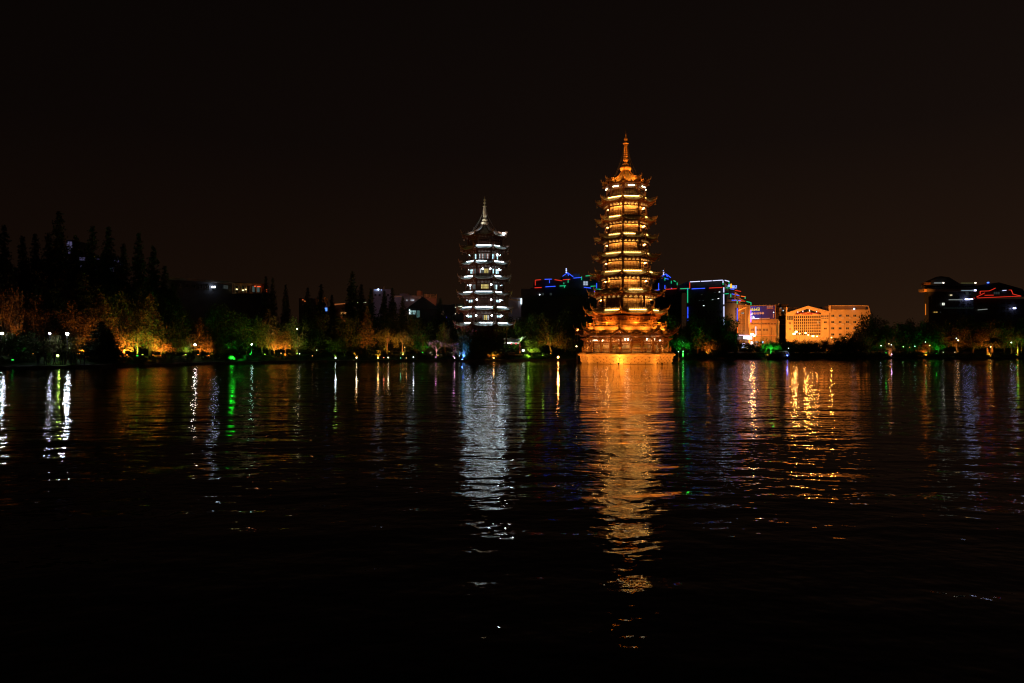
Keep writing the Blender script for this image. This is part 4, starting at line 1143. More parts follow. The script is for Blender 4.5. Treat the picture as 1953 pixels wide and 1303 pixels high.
NEON = {'b': emit('neon_blue', (.035, .10, 1.0), 1.5), 'g': emit('neon_green', (.02, .70, .28), .9), 'r': emit('neon_red', (1.0, .045, .02), .85),
        'w': emit('neon_white', (.62, .66, 1.0), 1.7), 'v': emit('neon_violet', (.40, .16, 1.0), 2.2), 'p': emit('neon_pink', (1.0, .55, .65), 2.4), 'o': emit('neon_orange', (1.0, .16, .02), 1.4)}
def window(e_, f, n, d, x0, x1, y0, y1, pane, fr, mull=1, bars=0, proud=.08):
    a, b = f(x0, y1, 0), f(x1, y0, 0); w_ = (Vector((b.x, b.y, 0))-Vector((a.x, a.y, 0))).length; h = b.z-a.z
    c = (a+b)/2; ang = atan2(d.y, d.x)
    m = MB(); t_ = .12
    m.box((0, 0, h/2), (w_+t_, .16, t_)); m.box((0, -.05, -h/2-t_*.3), (w_+t_*2.5, .3, t_))
    for s_ in (-1, 1): m.box((s_*w_/2, 0, 0), (t_, .16, h-.02))
    for i in range(1, mull+1): m.box((-w_/2+w_*i/(mull+1), -.01, 0), (t_*.8, .12, h-.14))
    for i in range(1, bars+1): m.box((0, -.01, -h/2+h*i/(bars+1)), (w_-.14, .12, t_*.7))
    o = m.obj('window', fr, e_); o.location = c+n*proud; o.rotation_euler = (0, 0, ang)
    m = MB(); m.box((0, .04, 0), (w_-.03, .05, h-.03)); m.obj('pane', pane, o)
    return o
def glyphs(e_, f, x0, x1, y0, y1, k, m_, off=.3, name='sign_letter'):
    """unreadable lit characters: short strokes"""
    for i in range(k):
        m = MB(); a = x0+(x1-x0)*i/k; b = x0+(x1-x0)*(i+.82)/k
        def q(u, v): return f(a+(b-a)*u, y0+(y1-y0)*v, off)
        t_ = abs((q(0, 0)-q(1, 0)).length)*.17
        st = [((0, .5), (1, .5)), ((.5, 0), (.5, 1)), ((0, .05), (1, .05)), ((0, .95), (1, .95)), ((.05, 0), (.05, 1)), ((.95, 0), (.95, 1)), ((0, 1), (.5, .5)), ((.5, .5), (1, 1))]
        for j in brn.sample(range(8), 4+brn.randrange(2)): m.bar(q(*st[j][0]), q(*st[j][1]), t_)
        m.obj(name, m_, e_)
pane_dim = emit('pane_dim_cool', (.55, .7, .7), .035); pane_warm = emit('pane_warm', (1, .62, .25), .35)
pane_white = emit('pane_cool_white', (.75, .88, .9), .55); pane_bright = emit('pane_bright', (.85, .95, 1), 2.2)
frame_d = mat('window_frame_dark', (.06, .06, .06), .5, .4)
frame_l = mat('window_frame_light', (.45, .36, .25), .6, .3)
# ---- neon-edged buildings behind the gold pagoda
DA = 262
A = building('dark block edged with red, blue and green neon behind the gold pagoda', [(1012, DA), (1300, DA+6)], 551.5, dark_facade)
fA, nA, dA = face_frame(A, (1012, DA), (1300, DA+6))
def block_on(e_, f, x0, x1, ytop, ybot, depth, m_, name='roof_block'):
    a, b = f(x0, ybot, -.6), f(x1, ytop, -.6); m = MB(); c = (a+b)/2; w_ = abs(b.x-a.x)
    m.box((c.x, c.y+depth/2, c.z), (w_, depth, b.z-a.z)); return m.obj(name, m_, e_)
def pyramid_on(e_, f, x0, x1, ytop, ybot, depth, m_, name='pyramid_roof'):
    a, b = f(x0, ybot, -.8), f(x1, ytop, -.8); cx, w_ = (a.x+b.x)/2, abs(b.x-a.x); m = MB(); z0, z1 = a.z, b.z; y = a.y
    m.v += [(cx-w_/2, y, z0), (cx+w_/2, y, z0), (cx+w_/2, y+w_, z0), (cx-w_/2, y+w_, z0), (cx, y+w_/2, z1)]
    for q in ((0, 1, 4), (1, 2, 4), (2, 3, 4), (3, 0, 4), (0, 3, 2, 1)): m.f.append(q); m.mi.append(0)
    return m.obj(name, m_, e_)
block_on(A, fA, 1020, 1060, 534.5, 551, 14, dark_facade); block_on(A, fA, 1060, 1088, 535.5, 551, 13, dark_facade)
block_on(A, fA, 1088, 1142, 530, 551, 12, dark_facade); block_on(A, fA, 1094, 1106, 522, 530, 5, lav_wall)
block_on(A, fA, 1072, 1093, 529, 535.5, 9, dark_facade); pyramid_on(A, fA, 1071, 1094, 519.5, 529, 9, dark_facade)
block_on(A, fA, 1258, 1292, 536, 552, 12, dark_facade); block_on(A, fA, 1259, 1280, 531, 536, 8, dark_facade); pyramid_on(A, fA, 1258, 1281, 521.5, 531, 9, dark_facade)
neon(A, fA, [(1019, 549.4, 1032.5, 548.9, 'r'), (1020.3, 535, 1020.3, 545, 'r'), (1020.3, 535, 1031, 534, 'r'), (1038, 533.3, 1051.6, 533, 'b'), (1047.3, 535, 1047.3, 540.5, 'b'), (1039.7, 547.6, 1058.7, 546.5, 'b'),
 (1057, 534, 1071.4, 536.2, 'r'), (1072.2, 527.6, 1081.7, 520.6, 'b'), (1081.7, 520.6, 1092.4, 528.6, 'b'), (1081.8, 521, 1083.5, 526.5, 'b'), (1073, 534.2, 1086.5, 533.3, 'r'), (1066.7, 546, 1078.6, 545.6, 'g'),
 (1075.8, 546, 1075.8, 549.5, 'g'), (1074.6, 539.5, 1074.6, 542.5, 'g'), (1082.7, 533.3, 1082.7, 539.7, 'g'), (1092.9, 531, 1108, 529.8, 'b'), (1108.4, 527.8, 1108.4, 534.6, 'g'), (1115.9, 527, 1131, 525.7, 'g'),
 (1112.7, 548.4, 1126.2, 550, 'b'), (1125.4, 546.6, 1135, 546, 'g'), (1137, 540.5, 1137, 550, 'b'), (1134, 551.6, 1143.7, 552.4, 'g'), (1133, 552.4, 1133, 559.5, 'b'),
 (1261, 527.8, 1268.7, 523, 'b'), (1268.7, 523, 1277.8, 530.2, 'b'), (1268.7, 523, 1271.5, 529, 'b'), (1254.8, 540.5, 1254.8, 553.2, 'b'), (1249, 553.8, 1257, 553.5, 'b'), (1266.7, 530.2, 1266.7, 535.7, 'g'), (1266.7, 544.4, 1266.7, 551.6, 'b'),
 (1267.5, 552.4, 1288.9, 551.1, 'r'), (1278.8, 536.5, 1278.8, 541.3, 'g'), (1283.3, 535.7, 1287.3, 538, 'g'), (1290, 539.7, 1290, 544.4, 'g'), (1296, 550.9, 1309, 550.5, 'g'), (1279.2, 549.5, 1279.2, 551, 'b'), (1266.5, 531.6, 1273.5, 533, 'b')], off=.9)
for cx_, y0 in ((1081.8, 512), (1268.7, 515.5)):
    for q in range(3):
        m = MB(); m.ball(fA(cx_, y0+q*3.2, -2), .26); m.obj('finial_light', emit('finial_blue', (.5, .6, 1), 1.8), A, True)
    m = MB(); a_ = fA(cx_, y0, -2); m.tube([a_, fA(cx_, y0+10, -2)], .06, 5); m.obj('finial', metal_dark, A)
window(A, fA, nA, dA, 1111, 1120, 537, 545, emit('pane_screen', (.62, .75, .95), .55), frame_d, 1, 1, 1.3)
for x_, y_ in ((1035, 561), (1050.5, 561)): window(A, fA, nA, dA, x_-2.3, x_+2.3, y_-2.5, y_+2.5, pane_dim, frame_d, 1)
for j in range(4):
    for i in range(22):
        x_ = 1020+i*12.6
        if (x_ > 1255 or x_ < 1125) and not (j == 0 and x_ < 1060): window(A, fA, nA, dA, x_-2.6, x_+2.6, 565+j*13.5-2.8, 565+j*13.5+2.8, glass_dark, frame_d, 1)
m = MB(); m.ball(fA(1029, 562.3, .4), .2); m.obj('wall_lamp', emit('wl1', CW, 5), A)
# street canopy lamp heads seen left of the pagoda
A2 = building('lower dark wing with a plain parapet left of the gold pagoda', [(1011, 236), (1118, 238)], 567, dark_facade)
# ---- neon office tower
B = building('dark office tower outlined in white, blue and green neon', [(1309, 250), (1380, 250), (1393, 284)], 551, dark_facade)
fB, nB, dB = face_frame(B, (1309, 250), (1380, 250)); fBs, nBs, dBs = face_frame(B, (1380, 250), (1393, 284))
sand_side = mat('tower_side_render', (.34, .22, .12), .8, .2, .2, .3)
a, b = fB(1315, 551, -1.2), fB(1378.5, 536, -1.2); m = MB(); c = (a+b)/2; m.box((c.x, c.y+8, c.z), (b.x-a.x, 16, b.z-a.z)); m.obj('penthouse', dark_facade, B)
m = MB(); p0, p1 = fB(1379, 549, .4), fBs(1388, 549, .3); z1 = fB(1379, 537, 0).z
m.quadverts([(p0.x, p0.y, p0.z), (p1.x, p1.y, p0.z), (p1.x, p1.y, z1), (p0.x, p0.y, z1)]); m.quadverts([(p0.x, p0.y, z1), (p1.x, p1.y, z1), (p1.x-1.5, p1.y+2, z1), (p0.x-1.5, p0.y+2, z1)]); m.obj('penthouse_side', sand_side, B)
neon(B, fB, [(1296.6, 551.1, 1314, 550.5, 'g'), (1314.8, 539.2, 1314.8, 550, 'r'), (1315.5, 538, 1334.5, 537, 'w'), (1336.7, 537, 1356.4, 536, 'w'), (1358.5, 535.8, 1377.5, 534.7, 'w'), (1378.2, 535.5, 1378.2, 540, 'w'), (1378.2, 540, 1378.2, 543.5, 'g'),
 (1318.7, 551.4, 1343.7, 550.1, 'b'), (1352, 549.7, 1377, 548.6, 'r'), (1310.9, 553, 1310.9, 577.8, 'g'), (1311.2, 585.8, 1311.2, 611.4, 'b'),
 (1379.7, 548.2, 1379.7, 558, 'w'), (1379.7, 561, 1379.7, 580.7, 'w'), (1379.9, 584.4, 1379.9, 604, 'w'), (1380, 606, 1380, 630, 'w'), (1310.9, 551, 1310.9, 553, 'b')], off=.5)
neon(B, fBs, [(1379.5, 535, 1387.4, 537, 'w'), (1387.4, 537, 1387.4, 541.3, 'g'), (1382.6, 549, 1389, 550, 'g')], off=.6)
for x_, y_, pm in ((1363, 558, pane_dim), (1372, 557, pane_bright), (1342, 583, pane_bright), (1359, 571.5, pane_white), (1364, 570.5, pane_dim), (1370, 569.5, pane_bright), (1334, 573, pane_dim), (1341, 573, pane_dim), (1338, 562, pane_dim)):
    window(B, fB, nB, dB, x_-1.7, x_+1.7, y_-.7, y_+.7, pm, frame_d, 0)
for j in range(7):
    for i in range(9):
        x_, y_ = 1318+i*7.2, 558.5+j*12
        if j and not (j < 3 and i > 1): window(B, fB, nB, dB, x_-2.2, x_+2.2, y_-2.2, y_+2.2, glass_dark, frame_d, 0)
# roof sign: blue characters either side of a tall orange emblem
sg = empty('roof_sign', fB(1379, 551, 0)+B.location, label='blue lit roof sign with a tall orange emblem on the neon office tower', cat='sign')
def fS(px, py, off=0): return P(px, py, 262)+Vector((0, -off, 0))-sg.location
sb = emit('sign_blue', (.22, .34, 1.0), 2.4); so_ = emit('sign_orange', (1.0, .36, .03), 2.0)
glyphs(sg, fS, 1388, 1392.6, 542.6, 547.2, 1, sb, 0)
glyphs(sg, fS, 1396.6, 1405.4, 544.6, 550.2, 3, sb, 0)
m = MB(); c = fS(1394.3, 545.6); m.tube([c+Vector((0, 0, -.86)), c+Vector((0, 0, -.4)), c, c+Vector((0, 0, .4)), c+Vector((0, 0, .86))], [.16, .36, .40, .36, .16], 8); m.obj('emblem', so_, sg)
m = MB()
for x_ in (1389, 1394.3, 1400, 1405): m.bar(fS(x_, 548), fS(x_, 553), .12)
m.bar(fS(1387, 549.8), fS(1406, 552.2), .14); m.obj('sign_frame', metal_dark, sg)
# stepped wings of the tower, sides lit by the street
steps = [(1393.5, 1400, 1411, 555.5, 256, 'second highest step of the tower with an orange-lit end wall'), (1396, 1409.5, 1419.2, 566.5, 258, 'third step of the tower with an orange-lit end wall'),]
for x0, x1, x2, top, D, lab in steps:
    q = building(lab, [(x0-8, D), (x1, D), (x2, D+18)], top, dark_facade, parapet=0)
    f_, n_, d_ = face_frame(q, (x1, D), (x2, D+18)); z1 = Z(top, D)-.15; z0 = z1-6
    p0, p1 = f_(x1+.2, top, .15), f_(x2, top, .15); m = MB()
    m.v += [(p0.x, p0.y, z0), (p1.x, p1.y, z0), (p1.x, p1.y, z1), (p0.x, p0.y, z1)]; m.f.append((0, 1, 2, 3)); m.mi.append(0); m.obj('end_wall', sand_side, q)
    if x0 < 1395: neon(q, f_, [(x1, 554, x2-.3, 556, 'r')], .4, .22)
    else: neon(q, f_, [(x1+2, 565, x2, 566.2, 'o'), (x2, 566, x2, 570, 'g')], .4, .22)
C1 = building('street-corner building with a dark glazed face, an orange-lit pier and a white shop sign', [(1382, 255.5), (1406, 255.5), (1420, 262), (1430.5, 272)], 577.5, dark_facade, parapet=0)
f1, n1, d1_ = face_frame(C1, (1406, 255.5), (1420, 262)); f2, n2, d2_ = face_frame(C1, (1420, 262), (1430.5, 272)); f0, n0, d0_ = face_frame(C1, (1382, 255.5), (1406, 255.5))
zt = C1['zt']
m = MB(); 
for (u, v, ff, oo) in ((1420, 1430.5, f2, .12),):
    p0, p1 = ff(u, 600, oo), ff(v, 600, oo); m.v += [(p0.x, p0.y, .6), (p1.x, p1.y, .6), (p1.x, p1.y, zt-.1), (p0.x, p0.y, zt-.1)]; m.f.append((0, 1, 2, 3)); m.mi.append(0)
m.obj('pier', sandstone, C1)
glass_brown = mat('brown_glass', (.16, .10, .06), .3, .5, .3, .3)
for j in range(8):
    for i in range(3):
        x0 = 1406.6+i*4.5; y0 = 582+j*7
        a, b = f1(x0, y0+6.2, .18), f1(x0+4.0, y0, .18); c = (a+b)/2; m = MB(); m.box((0, 0, 0), ((Vector((b.x-a.x, b.y-a.y, 0))).length, .1, b.z-a.z))
        o = m.obj('glass_panel', glass_brown, C1); o.location = c; o.rotation_euler = (0, 0, atan2(d1_.y, d1_.x))
m = MB()
for px in range(7):
    a, b = f1(1406.5+px*2.2, 592-px*.9, .4), f1(1406.5+px*2.2+2.2, 591.1-px*.9, .4); m.bar(a, b, .4, .5)
m.obj('cornice', sandstone, C1)
for x_ in (1413.3, 1416): window(C1, f1, n1, d1_, x_-.9, x_+.9, 596, 598.8, pane_white, frame_d, 0, proud=.35)
neon(C1, f0, [(1395, 572.9, 1404, 572.9, 'b'), (1393, 560.8, 1393, 567.2, 'g'), (1380.6, 561, 1388.9, 560.3, 'g'), (1395, 560.8, 1400, 562, 'b'), (1403, 563, 1409, 564, 'b'), (1392, 551.3, 1399.7, 552.6, 'b'), (1405.2, 574, 1405.2, 580, 'g'), (1405.4, 588, 1405.4, 613.5, 'b'), (1405.8, 623.8, 1405.8, 636.9, 'o'), (1402, 639.3, 1405.5, 639.3, 'g')], .5, .22)
neon(C1, f1, [(1406.5, 573, 1410, 573.4, 'b'), (1410.3, 573.6, 1419, 574.8, 'r'), (1407, 639.5, 1419, 639.8, 'p')], .4, .22)
neon(C1, f2, [(1422, 575.4, 1430, 577.4, 'g'), (1430.3, 577.4, 1430.3, 582.4, 'g'), (1420, 639.8, 1428, 640, 'p'), (1430.2, 591.7, 1430.2, 615, 'v')], .4, .22)
m = MB(); a, b = f1(1412, 647, .6), f1(1420, 641.5, .6); a2 = f2(1428, 644, .8); m.bar((a+b)/2, a2+Vector((0, 0, 0)), .3, 1.2); m.obj('sign_box', mat('sign_red', (.3, .06, .03)), C1)
glyphs(C1, lambda x, y, o=0: f1(x, y, o) if x < 1420 else f2(x, y, o), 1413, 1428.5, 642, 646.4, 6, emit('shop_sign_white', (1, .88, .95), 3.5), 1.0)
# shop fronts below
for i, (x0, x1) in enumerate(((1408, 1412.5), (1413.5, 1419))): window(C1, f1, n1, d1_, x0, x1, 649, 656, glass_brown, sandstone, 0, proud=.3)
# ---- billboard building
DC = 292
Cc = building('orange-lit low building with long window bands below the billboard', [(1424, DC), (1481, DC), (1486, DC+16)], 611.5, sandstone)
fC, nC, dC = face_frame(Cc, (1424, DC), (1481, DC))
m = MB()
for yy, hh, oo in ((613.5, .9, .5), (619.8, .35, .3), (640, .5, .6)): m.bar(fC(1424, yy, oo), fC(1481, yy, oo), .6, hh)
m.obj('cornice', mat('terracotta_band', (.55, .30, .14), .8, .2, .2, .3), Cc)
red_glass = mat('red_tinted_glass', (.14, .05, .03), .3, .5, .3, .5)
for i in range(9): window(Cc, fC, nC, dC, 1431+i*5.6, 1435.8+i*5.6, 616, 619, red_glass, frame_l, 1)
for i, (x0, x1) in enumerate(((1431, 1438), (1441, 1451.5), (1454.5, 1464.5))):
    for q in range(2): window(Cc, fC, nC, dC, x0+(x1-x0)*q/2+.2, x0+(x1-x0)*(q+1)/2-.2, 627, 631.5, red_glass, frame_l, 1)
for i in range(3): window(Cc, fC, nC, dC, 1432+i*11, 1440+i*11, 638, 642, red_glass, frame_l, 2)
m = MB()
for x_ in (1439.6, 1453, 1466, 1478.5): m.bar(fC(x_, 621, .3), fC(x_, 655, .3), .5, .5)
m.obj('pilaster', sandstone, Cc)
window(Cc, fC, nC, dC, 1470, 1472, 625, 650, mat('recess', (.25, .14, .08)), frame_l, 0)
m = MB(); m.bar(fC(1440.3, 623, .9), fC(1440.3, 640, .9), .22); m.obj('neon_tube', NEON['w'], Cc)
# billboard
bb = empty('billboard', fC(1424, 610, 1)+Cc.location, label='large purple billboard with yellow, orange and white lettering on the roof', cat='billboard')
def fb(px, py, o=0): return P(px, py+(1479-px)*.032, DC+1)+Vector((0, -o, 0))-bb.location
def bquad(name, x0, x1, y0, y1, m_, o=0, th=.25):
    m = MB(); a, b, c, d = fb(x0, y1, o), fb(x1, y1, o), fb(x1, y0, o), fb(x0, y0, o); bk = Vector((0, th, 0))
    m.v += [tuple(p) for p in (a, b, c, d, a+bk, b+bk, c+bk, d+bk)]
    for q in ((0, 1, 2, 3), (7, 6, 5, 4), (4, 5, 1, 0), (5, 6, 2, 1), (6, 7, 3, 2), (7, 4, 0, 3)): m.f.append(q); m.mi.append(0)
    return m.obj(name, m_, bb)
def board_material():
    m = bpy.data.materials.new('billboard_face'); m.use_nodes = True; t = m.node_tree; t.nodes.clear()
    e_ = t.nodes.new('ShaderNodeEmission'); o = t.nodes.new('ShaderNodeOutputMaterial'); co = t.nodes.new('ShaderNodeTexCoord')
    sp = t.nodes.new('ShaderNodeSeparateXYZ'); t.links.new(co.outputs['Generated'], sp.inputs[0]); cr = t.nodes.new('ShaderNodeValToRGB')
    cr.color_ramp.elements[0].color = (.045, .03, .36, 1); cr.color_ramp.elements[0].position = .0
    cr.color_ramp.elements[1].color = (.07, .018, .04, 1); cr.color_ramp.elements[1].position = .8
    k = cr.color_ramp.elements.new(.3); k.color = (.05, .03, .22, 1); k = cr.color_ramp.elements.new(.5); k.color = (.055, .022, .085, 1)
    t.links.new(sp.outputs[0], cr.inputs[0]); t.links.new(cr.outputs[0], e_.inputs[0]); e_.inputs[1].default_value = 1.0; t.links.new(e_.outputs[0], o.inputs[0])
    return m
bquad('board_panel', 1428, 1478, 583, 608, board_material())
frm = mat('billboard_frame', (.42, .24, .13), .6, .3)
bquad('frame', 1428, 1479.5, 581.6, 582.8, frm, .1, .5); bquad('frame', 1478.2, 1479.6, 583, 608.4, frm, .1, .5); bquad('frame', 1428, 1479.5, 608.2, 609.2, frm, .1, .5)
ey = emit('board_yellow', (1, .66, .06), 1.15); eo = emit('board_orange', (1, .30, .10), 1.0); ew = emit('board_white', (1, .92, .95), 1.5)
glyphs(bb, fb, 1430.5, 1449, 586, 591.6, 4, ey, .1); glyphs(bb, fb, 1430.5, 1435.5, 595, 599.5, 1, ew, .1); glyphs(bb, fb, 1435.5, 1458, 594.6, 598.6, 7, eo, .1); glyphs(bb, fb, 1430.5, 1440, 601.5, 605, 3, ew, .1)
glyphs(bb, fb, 1462, 1474, 584.4, 586, 7, eo, .1); bquad('rule', 1462, 1474, 588, 588.8, mat('dimorange', (.6, .25, .08)), .12, .1)
bquad('rule', 1430, 1448, 606.0, 607.2, ew, .12, .1); bquad('rule', 1448.2, 1468, 606.4, 607.2, eo, .12, .1); bquad('rule', 1474.5, 1475.2, 599, 606, eo, .12, .1)
m = MB()
for i in range(6): m.bar(fb(1430+i*9.5, 609.4), fb(1430+i*9.5, 613), .15)
m.bar(fb(1480, 583, -1.5), fb(1482, 612, -1.5), .3); m.obj('support', metal_dark, bb)
m = MB(); m.ball(fb(1474.6, 596, .5), .22); m.obj('lamp', emit('bb_lamp', CW, 3), bb)
# dark block between the billboard and the gabled building
Dk = building('unlit grey block with faint ledges between the billboard and the gabled building', [(1476, 345), (1503, 345)], 582.5, mat('brown_facade', (.10, .065, .045), .85, .2, .2, .2))
fD, nD, dD = face_frame(Dk, (1476, 345), (1503, 345)); m = MB()
for yy in (591, 600, 609.5, 619): m.bar(fD(1481, yy, .2), fD(1500, yy, .2), .4, .25)
m.obj('ledge', sandstone, Dk); m = MB(); m.bar(fD(1485, 582), fD(1485, 578), .5); m.obj('chimney', lav_wall, Dk)
# ---- gabled glass-fronted building and its long wing
DE = 330
E = building('orange-lit building with a wide gable over a tall grid of dark glass', [(1498.5, DE), (1581, DE)], 601, sandstone, parapet=0)
fE, nE, dE = face_frame(E, (1498.5, DE), (1581, DE))
def epoly(name, pts, m_, o0, o1, parent=E, f=fE):
    m = MB(); n = len(pts); m.v += [tuple(f(x, y, o1)) for x, y in pts]+[tuple(f(x, y, o0)) for x, y in pts]
    m.f.append(tuple(range(n))); m.f.append(tuple(range(n, 2*n))[::-1]); m.mi += [0, 0]
    for i in range(n): m.f.append((i, n+i, n+(i+1) % n, (i+1) % n)); m.mi.append(0)
    return m.obj(name, m_, parent)
epoly('gable', [(1498.5, 601), (1498.5, 598.2), (1538.8, 585.3), (1580.5, 596), (1580.5, 601)], sandstone, -2, .2)
epoly('gable_moulding', [(1498, 598.8), (1538.8, 585.6), (1581, 596.2), (1581, 594.6), (1538.8, 583.8), (1498, 597.2)], sandstone, .2, 1.2)
epoly('gable_window', [(1513, 599.6), (1538.5, 589.6), (1565, 597), (1565, 599.6)], glass_dark, .2, .35)
epoly('inner_gable', [(1518, 601), (1538.8, 595), (1560, 600), (1560, 601.2)], sandstone, .35, .8)
sl = emit('red_letters', (1, .05, .02), .7)
glyphs(E, fE, 1517, 1561, 596.6, 598.4, 10, sl, 1.0); glyphs(E, fE, 1528, 1548, 599, 600.4, 8, sl, 1.0)
for x_, y_, k in ((1542.8, 592.6, 2), (1530.2, 594, 1), (1520.6, 595.6, .6), (1556.3, 594.6, .7)):
    window(E, fE, nE, dE, x_-.8, x_+.8, y_-1.8*(.5+k/4), y_+1.8*(.5+k/4), pane_bright, frame_l, 0, proud=.6)
# recessed dark glass with individually built panes and orange-lit bars
epoly('glass_wall', [(1513.5, 603), (1564.5, 601.6), (1564.5, 640), (1513.5, 640)], glass_dark, .06, .16)
for i in range(15):
    x_ = 1513.3+i*3.68; m = MB(); m.bar(fE(x_, 602, .35), fE(x_, 640, .35), .24, .24); m.obj('mullion', sandstone, E)
for j in range(8):
    y_ = 602+j*5.4; m = MB(); m.bar(fE(1512.5, y_+.6, .45), fE(1565, y_, .45), .2, .3); m.obj('transom', sandstone, E)
for x_, y_ in ((1559.5, 615),): window(E, fE, nE, dE, x_-1.6, x_+1.6, y_-1.8, y_+1.8, pane_warm, frame_l, 0, proud=.5)
for i in range(3): window(E, fE, nE, dE, 1500.6+i*4, 1504+i*4, 602.8, 610.5, glass_dark, frame_l, 0, 1)
window(E, fE, nE, dE, 1504, 1508.6, 614.5, 618.8, red_glass, frame_l, 1); window(E, fE, nE, dE, 1504, 1508.6, 626, 629, red_glass, frame_l, 1)
for i in range(4): window(E, fE, nE, dE, 1566+i*3.6, 1569+i*3.6, 601.6, 605, glass_brown if i else glass_dark, frame_l, 0)
for i in range(4): window(E, fE, nE, dE, 1566+i*3.6, 1569+i*3.6, 607, 608.4, glass_dark, frame_l, 0)
for y_ in (614.8, 626.8): window(E, fE, nE, dE, 1571.3, 1576.6, y_-1.8, y_+1.8, glass_dark, sandstone, 1)
for x_, y_ in ((1498.8, 585.8), (1581, 583)):
    m = MB(); m.bar(fE(x_, y_, .6), fE(x_, 650 if x_ < 1500 else 597, .6), .9 if x_ > 1500 else .6, .6); m.obj('corner_post', sandstone, E)
# steel lattice screen on the roof
sc = mat('lattice_steel', (.55, .34, .16), .5, .4); m = MB()
for i in range(34): m.bar(fE(1500+i*2.42, 585-i*.04, -9), fE(1500+i*2.42, 601, -9), .2)
for j in range(6): m.bar(fE(1500, 585.6+j*2.8, -9), fE(1580, 584.2+j*2.8, -9), .2)
m.obj('roof_screen', sc, E)
for x_, y_, r_ in ((1560.5, 587.9, .3), (1562.6, 588.8, .3), (1575, 587.6, .22), (1580, 589.2, .22), (1507, 590.7, .28), (1512, 586, .12), (1502.6, 585.4, .14), (1574, 591.5, .34), (1515, 587.8, .12)):
    m = MB(); m.ball(fE(x_, y_, -8.4), r_); m.obj('roof_light', emit('roof_light_%d' % (x_ > 1510), (.7, .85, 1), 1.1), E, True)
Fw = building('long orange-lit wing with three rows of paired windows right of the gabled building', [(1581.5, DE+1), (1658, DE+1)], 592.5, sandstone)
fF, nF, dF = face_frame(Fw, (1581.5, DE+1), (1658, DE+1))
for j, y_ in enumerate((602.3, 614.4, 626.4, 638)):
    for i in range(5):
        x_ = 1588+i*14; o = window(Fw, fF, nF, dF, x_-2.9, x_+2.9, y_-2, y_+2, pane_dim if (i, j) in ((1, 0), (3, 2)) else glass_dark, frame_l, 1)
    m = MB(); 
    for i in range(5):
        a = fF(1592.4+i*14, y_+4.3, .5); m.box(tuple(a), (.9, .6, .6))
    m.obj('air_conditioner', mat('ac_grey', (.5, .45, .4), .6), Fw) if j < 2 else None
block_on(Fw, fF, 1582, 1652, 583.5, 592, 18, mat('set_back_storey_wall', (.16, .10, .07), .85, .2, .2, .2), 'set_back_storey')
m = MB(); m.bar(fF(1582, 583, -.5), fF(1645, 583, -.5), .3, .3); m.bar(fF(1645, 583, -.5), fF(1655, 584, .5), .3, .3); m.bar(fF(1655, 584, .5), fF(1659, 602, .5), .3, .3); m.obj('roof_rail', sc, Fw)
m = MB(); m.ball(fF(1627.5, 589.6, .8), .45); m.obj('roof_light', emit('rl2', (.7, .8, 1), 2.4), Fw, True)
# street lamps that light those facades
def street_lamp(px, py, D, label, watts, L=40, r_=.35, col=(1.0, .40, .075), light_back=True):
    z = Z(py, D); e_ = empty('street_lamp', (X(px, D), D, 2.0), label=label, cat='street lamp', group='orange street lamps before the facades'); h = z-2.0
    m = MB(); m.lathe([(.15, 0), (.10, .4), (.07, h-.3)], 8); m.obj('pole', metal_dark, e_)
    m = MB(); m.ball((0, 0, h), r_, 10, .6); m.obj('lamp_head', emit('street_orange_%d' % L, (1, .58, .20), L*.5), e_, True)
    if watts: spot(e_, (0, .6, h+.2), None, col, watts*1.6, rad=.4, point=True)
    return e_
street_lamp(1434.5, 638, 283, 'brightest orange street lamp before the billboard building', 2500, 60, .75)
street_lamp(1438.5, 640.5, 284, 'second orange street lamp right beside the brightest one', 600, 40, .5)
street_lamp(1518.5, 633, 316, 'orange street lamp at the foot of the glass grid', 2600, 60, .55)
street_lamp(1514.5, 637, 314, 'twin orange street lamps head left below the one at the glass grid', 1500, 60, .6)
street_lamp(1525, 636.5, 316, 'small orange lamp right of the one at the glass grid', 0, 30, .3)
street_lamp(1536.5, 635.3, 318, 'white-orange lamp under the middle of the glass grid', 1000, 40, .42)
street_lamp(1541.5, 639, 316, 'orange lamp glowing through leaves under the right of the glass grid', 1500, 30, .35)
street_lamp(1550.5, 641.2, 314, 'broad orange lamp glow among leaves right of the glass grid', 1500, 40, .55)
street_lamp(1558.5, 641.7, 314, 'orange lamp among leaves below the corner of the wing', 700, 30, .35)
street_lamp(1586, 644, 312, 'orange lamp hidden in the trees below the wing', 1500, 20, .3)
street_lamp(1612, 646, 312, 'orange lamp hidden in the trees below the middle of the wing', 1500, 20, .3)
# roof-height floods on poles wash the facades evenly
for qi, (px, py, D, w_, tg) in enumerate(((1452, 606, 262, 15000, (1455, 632, DC)), (1440, 652, 266, 12000, (1448, 634, DC)), (1534, 618, 292, 36000, (1538, 612, DE)), (1610, 618, 292, 36000, (1615, 610, DE)), (1452, 600, 246, 26000, (1424, 600, 262)), (1560, 655, 300, 12000, (1560, 620, DE)))):
    e_ = empty('flood_mast', (X(px, D), D, 2.0), label=['flood mast aimed at the billboard building from above the trees', 'low flood mast below the billboard', 'flood mast before the gabled building', 'flood mast before the three rows of windows', 'flood mast aimed at the street-corner pier', 'low flood mast at the right of the glass grid'][qi], cat='floodlight', group='orange floodlight masts')
    h = Z(py, D)-2; m = MB(); m.tube([(0, 0, 0), (0, 0, h)], .05, 5); m.obj('pole', metal_dark, e_)
    m = MB(); m.box((0, 0, h+.1), (.3, .15, .2)); m.obj('housing', metal_dark, e_)
    spot(e_, (0, .3, h+.1), P(*tg)-e_.location, (1, .33, .07), w_*1.2, 110, .9, .3)
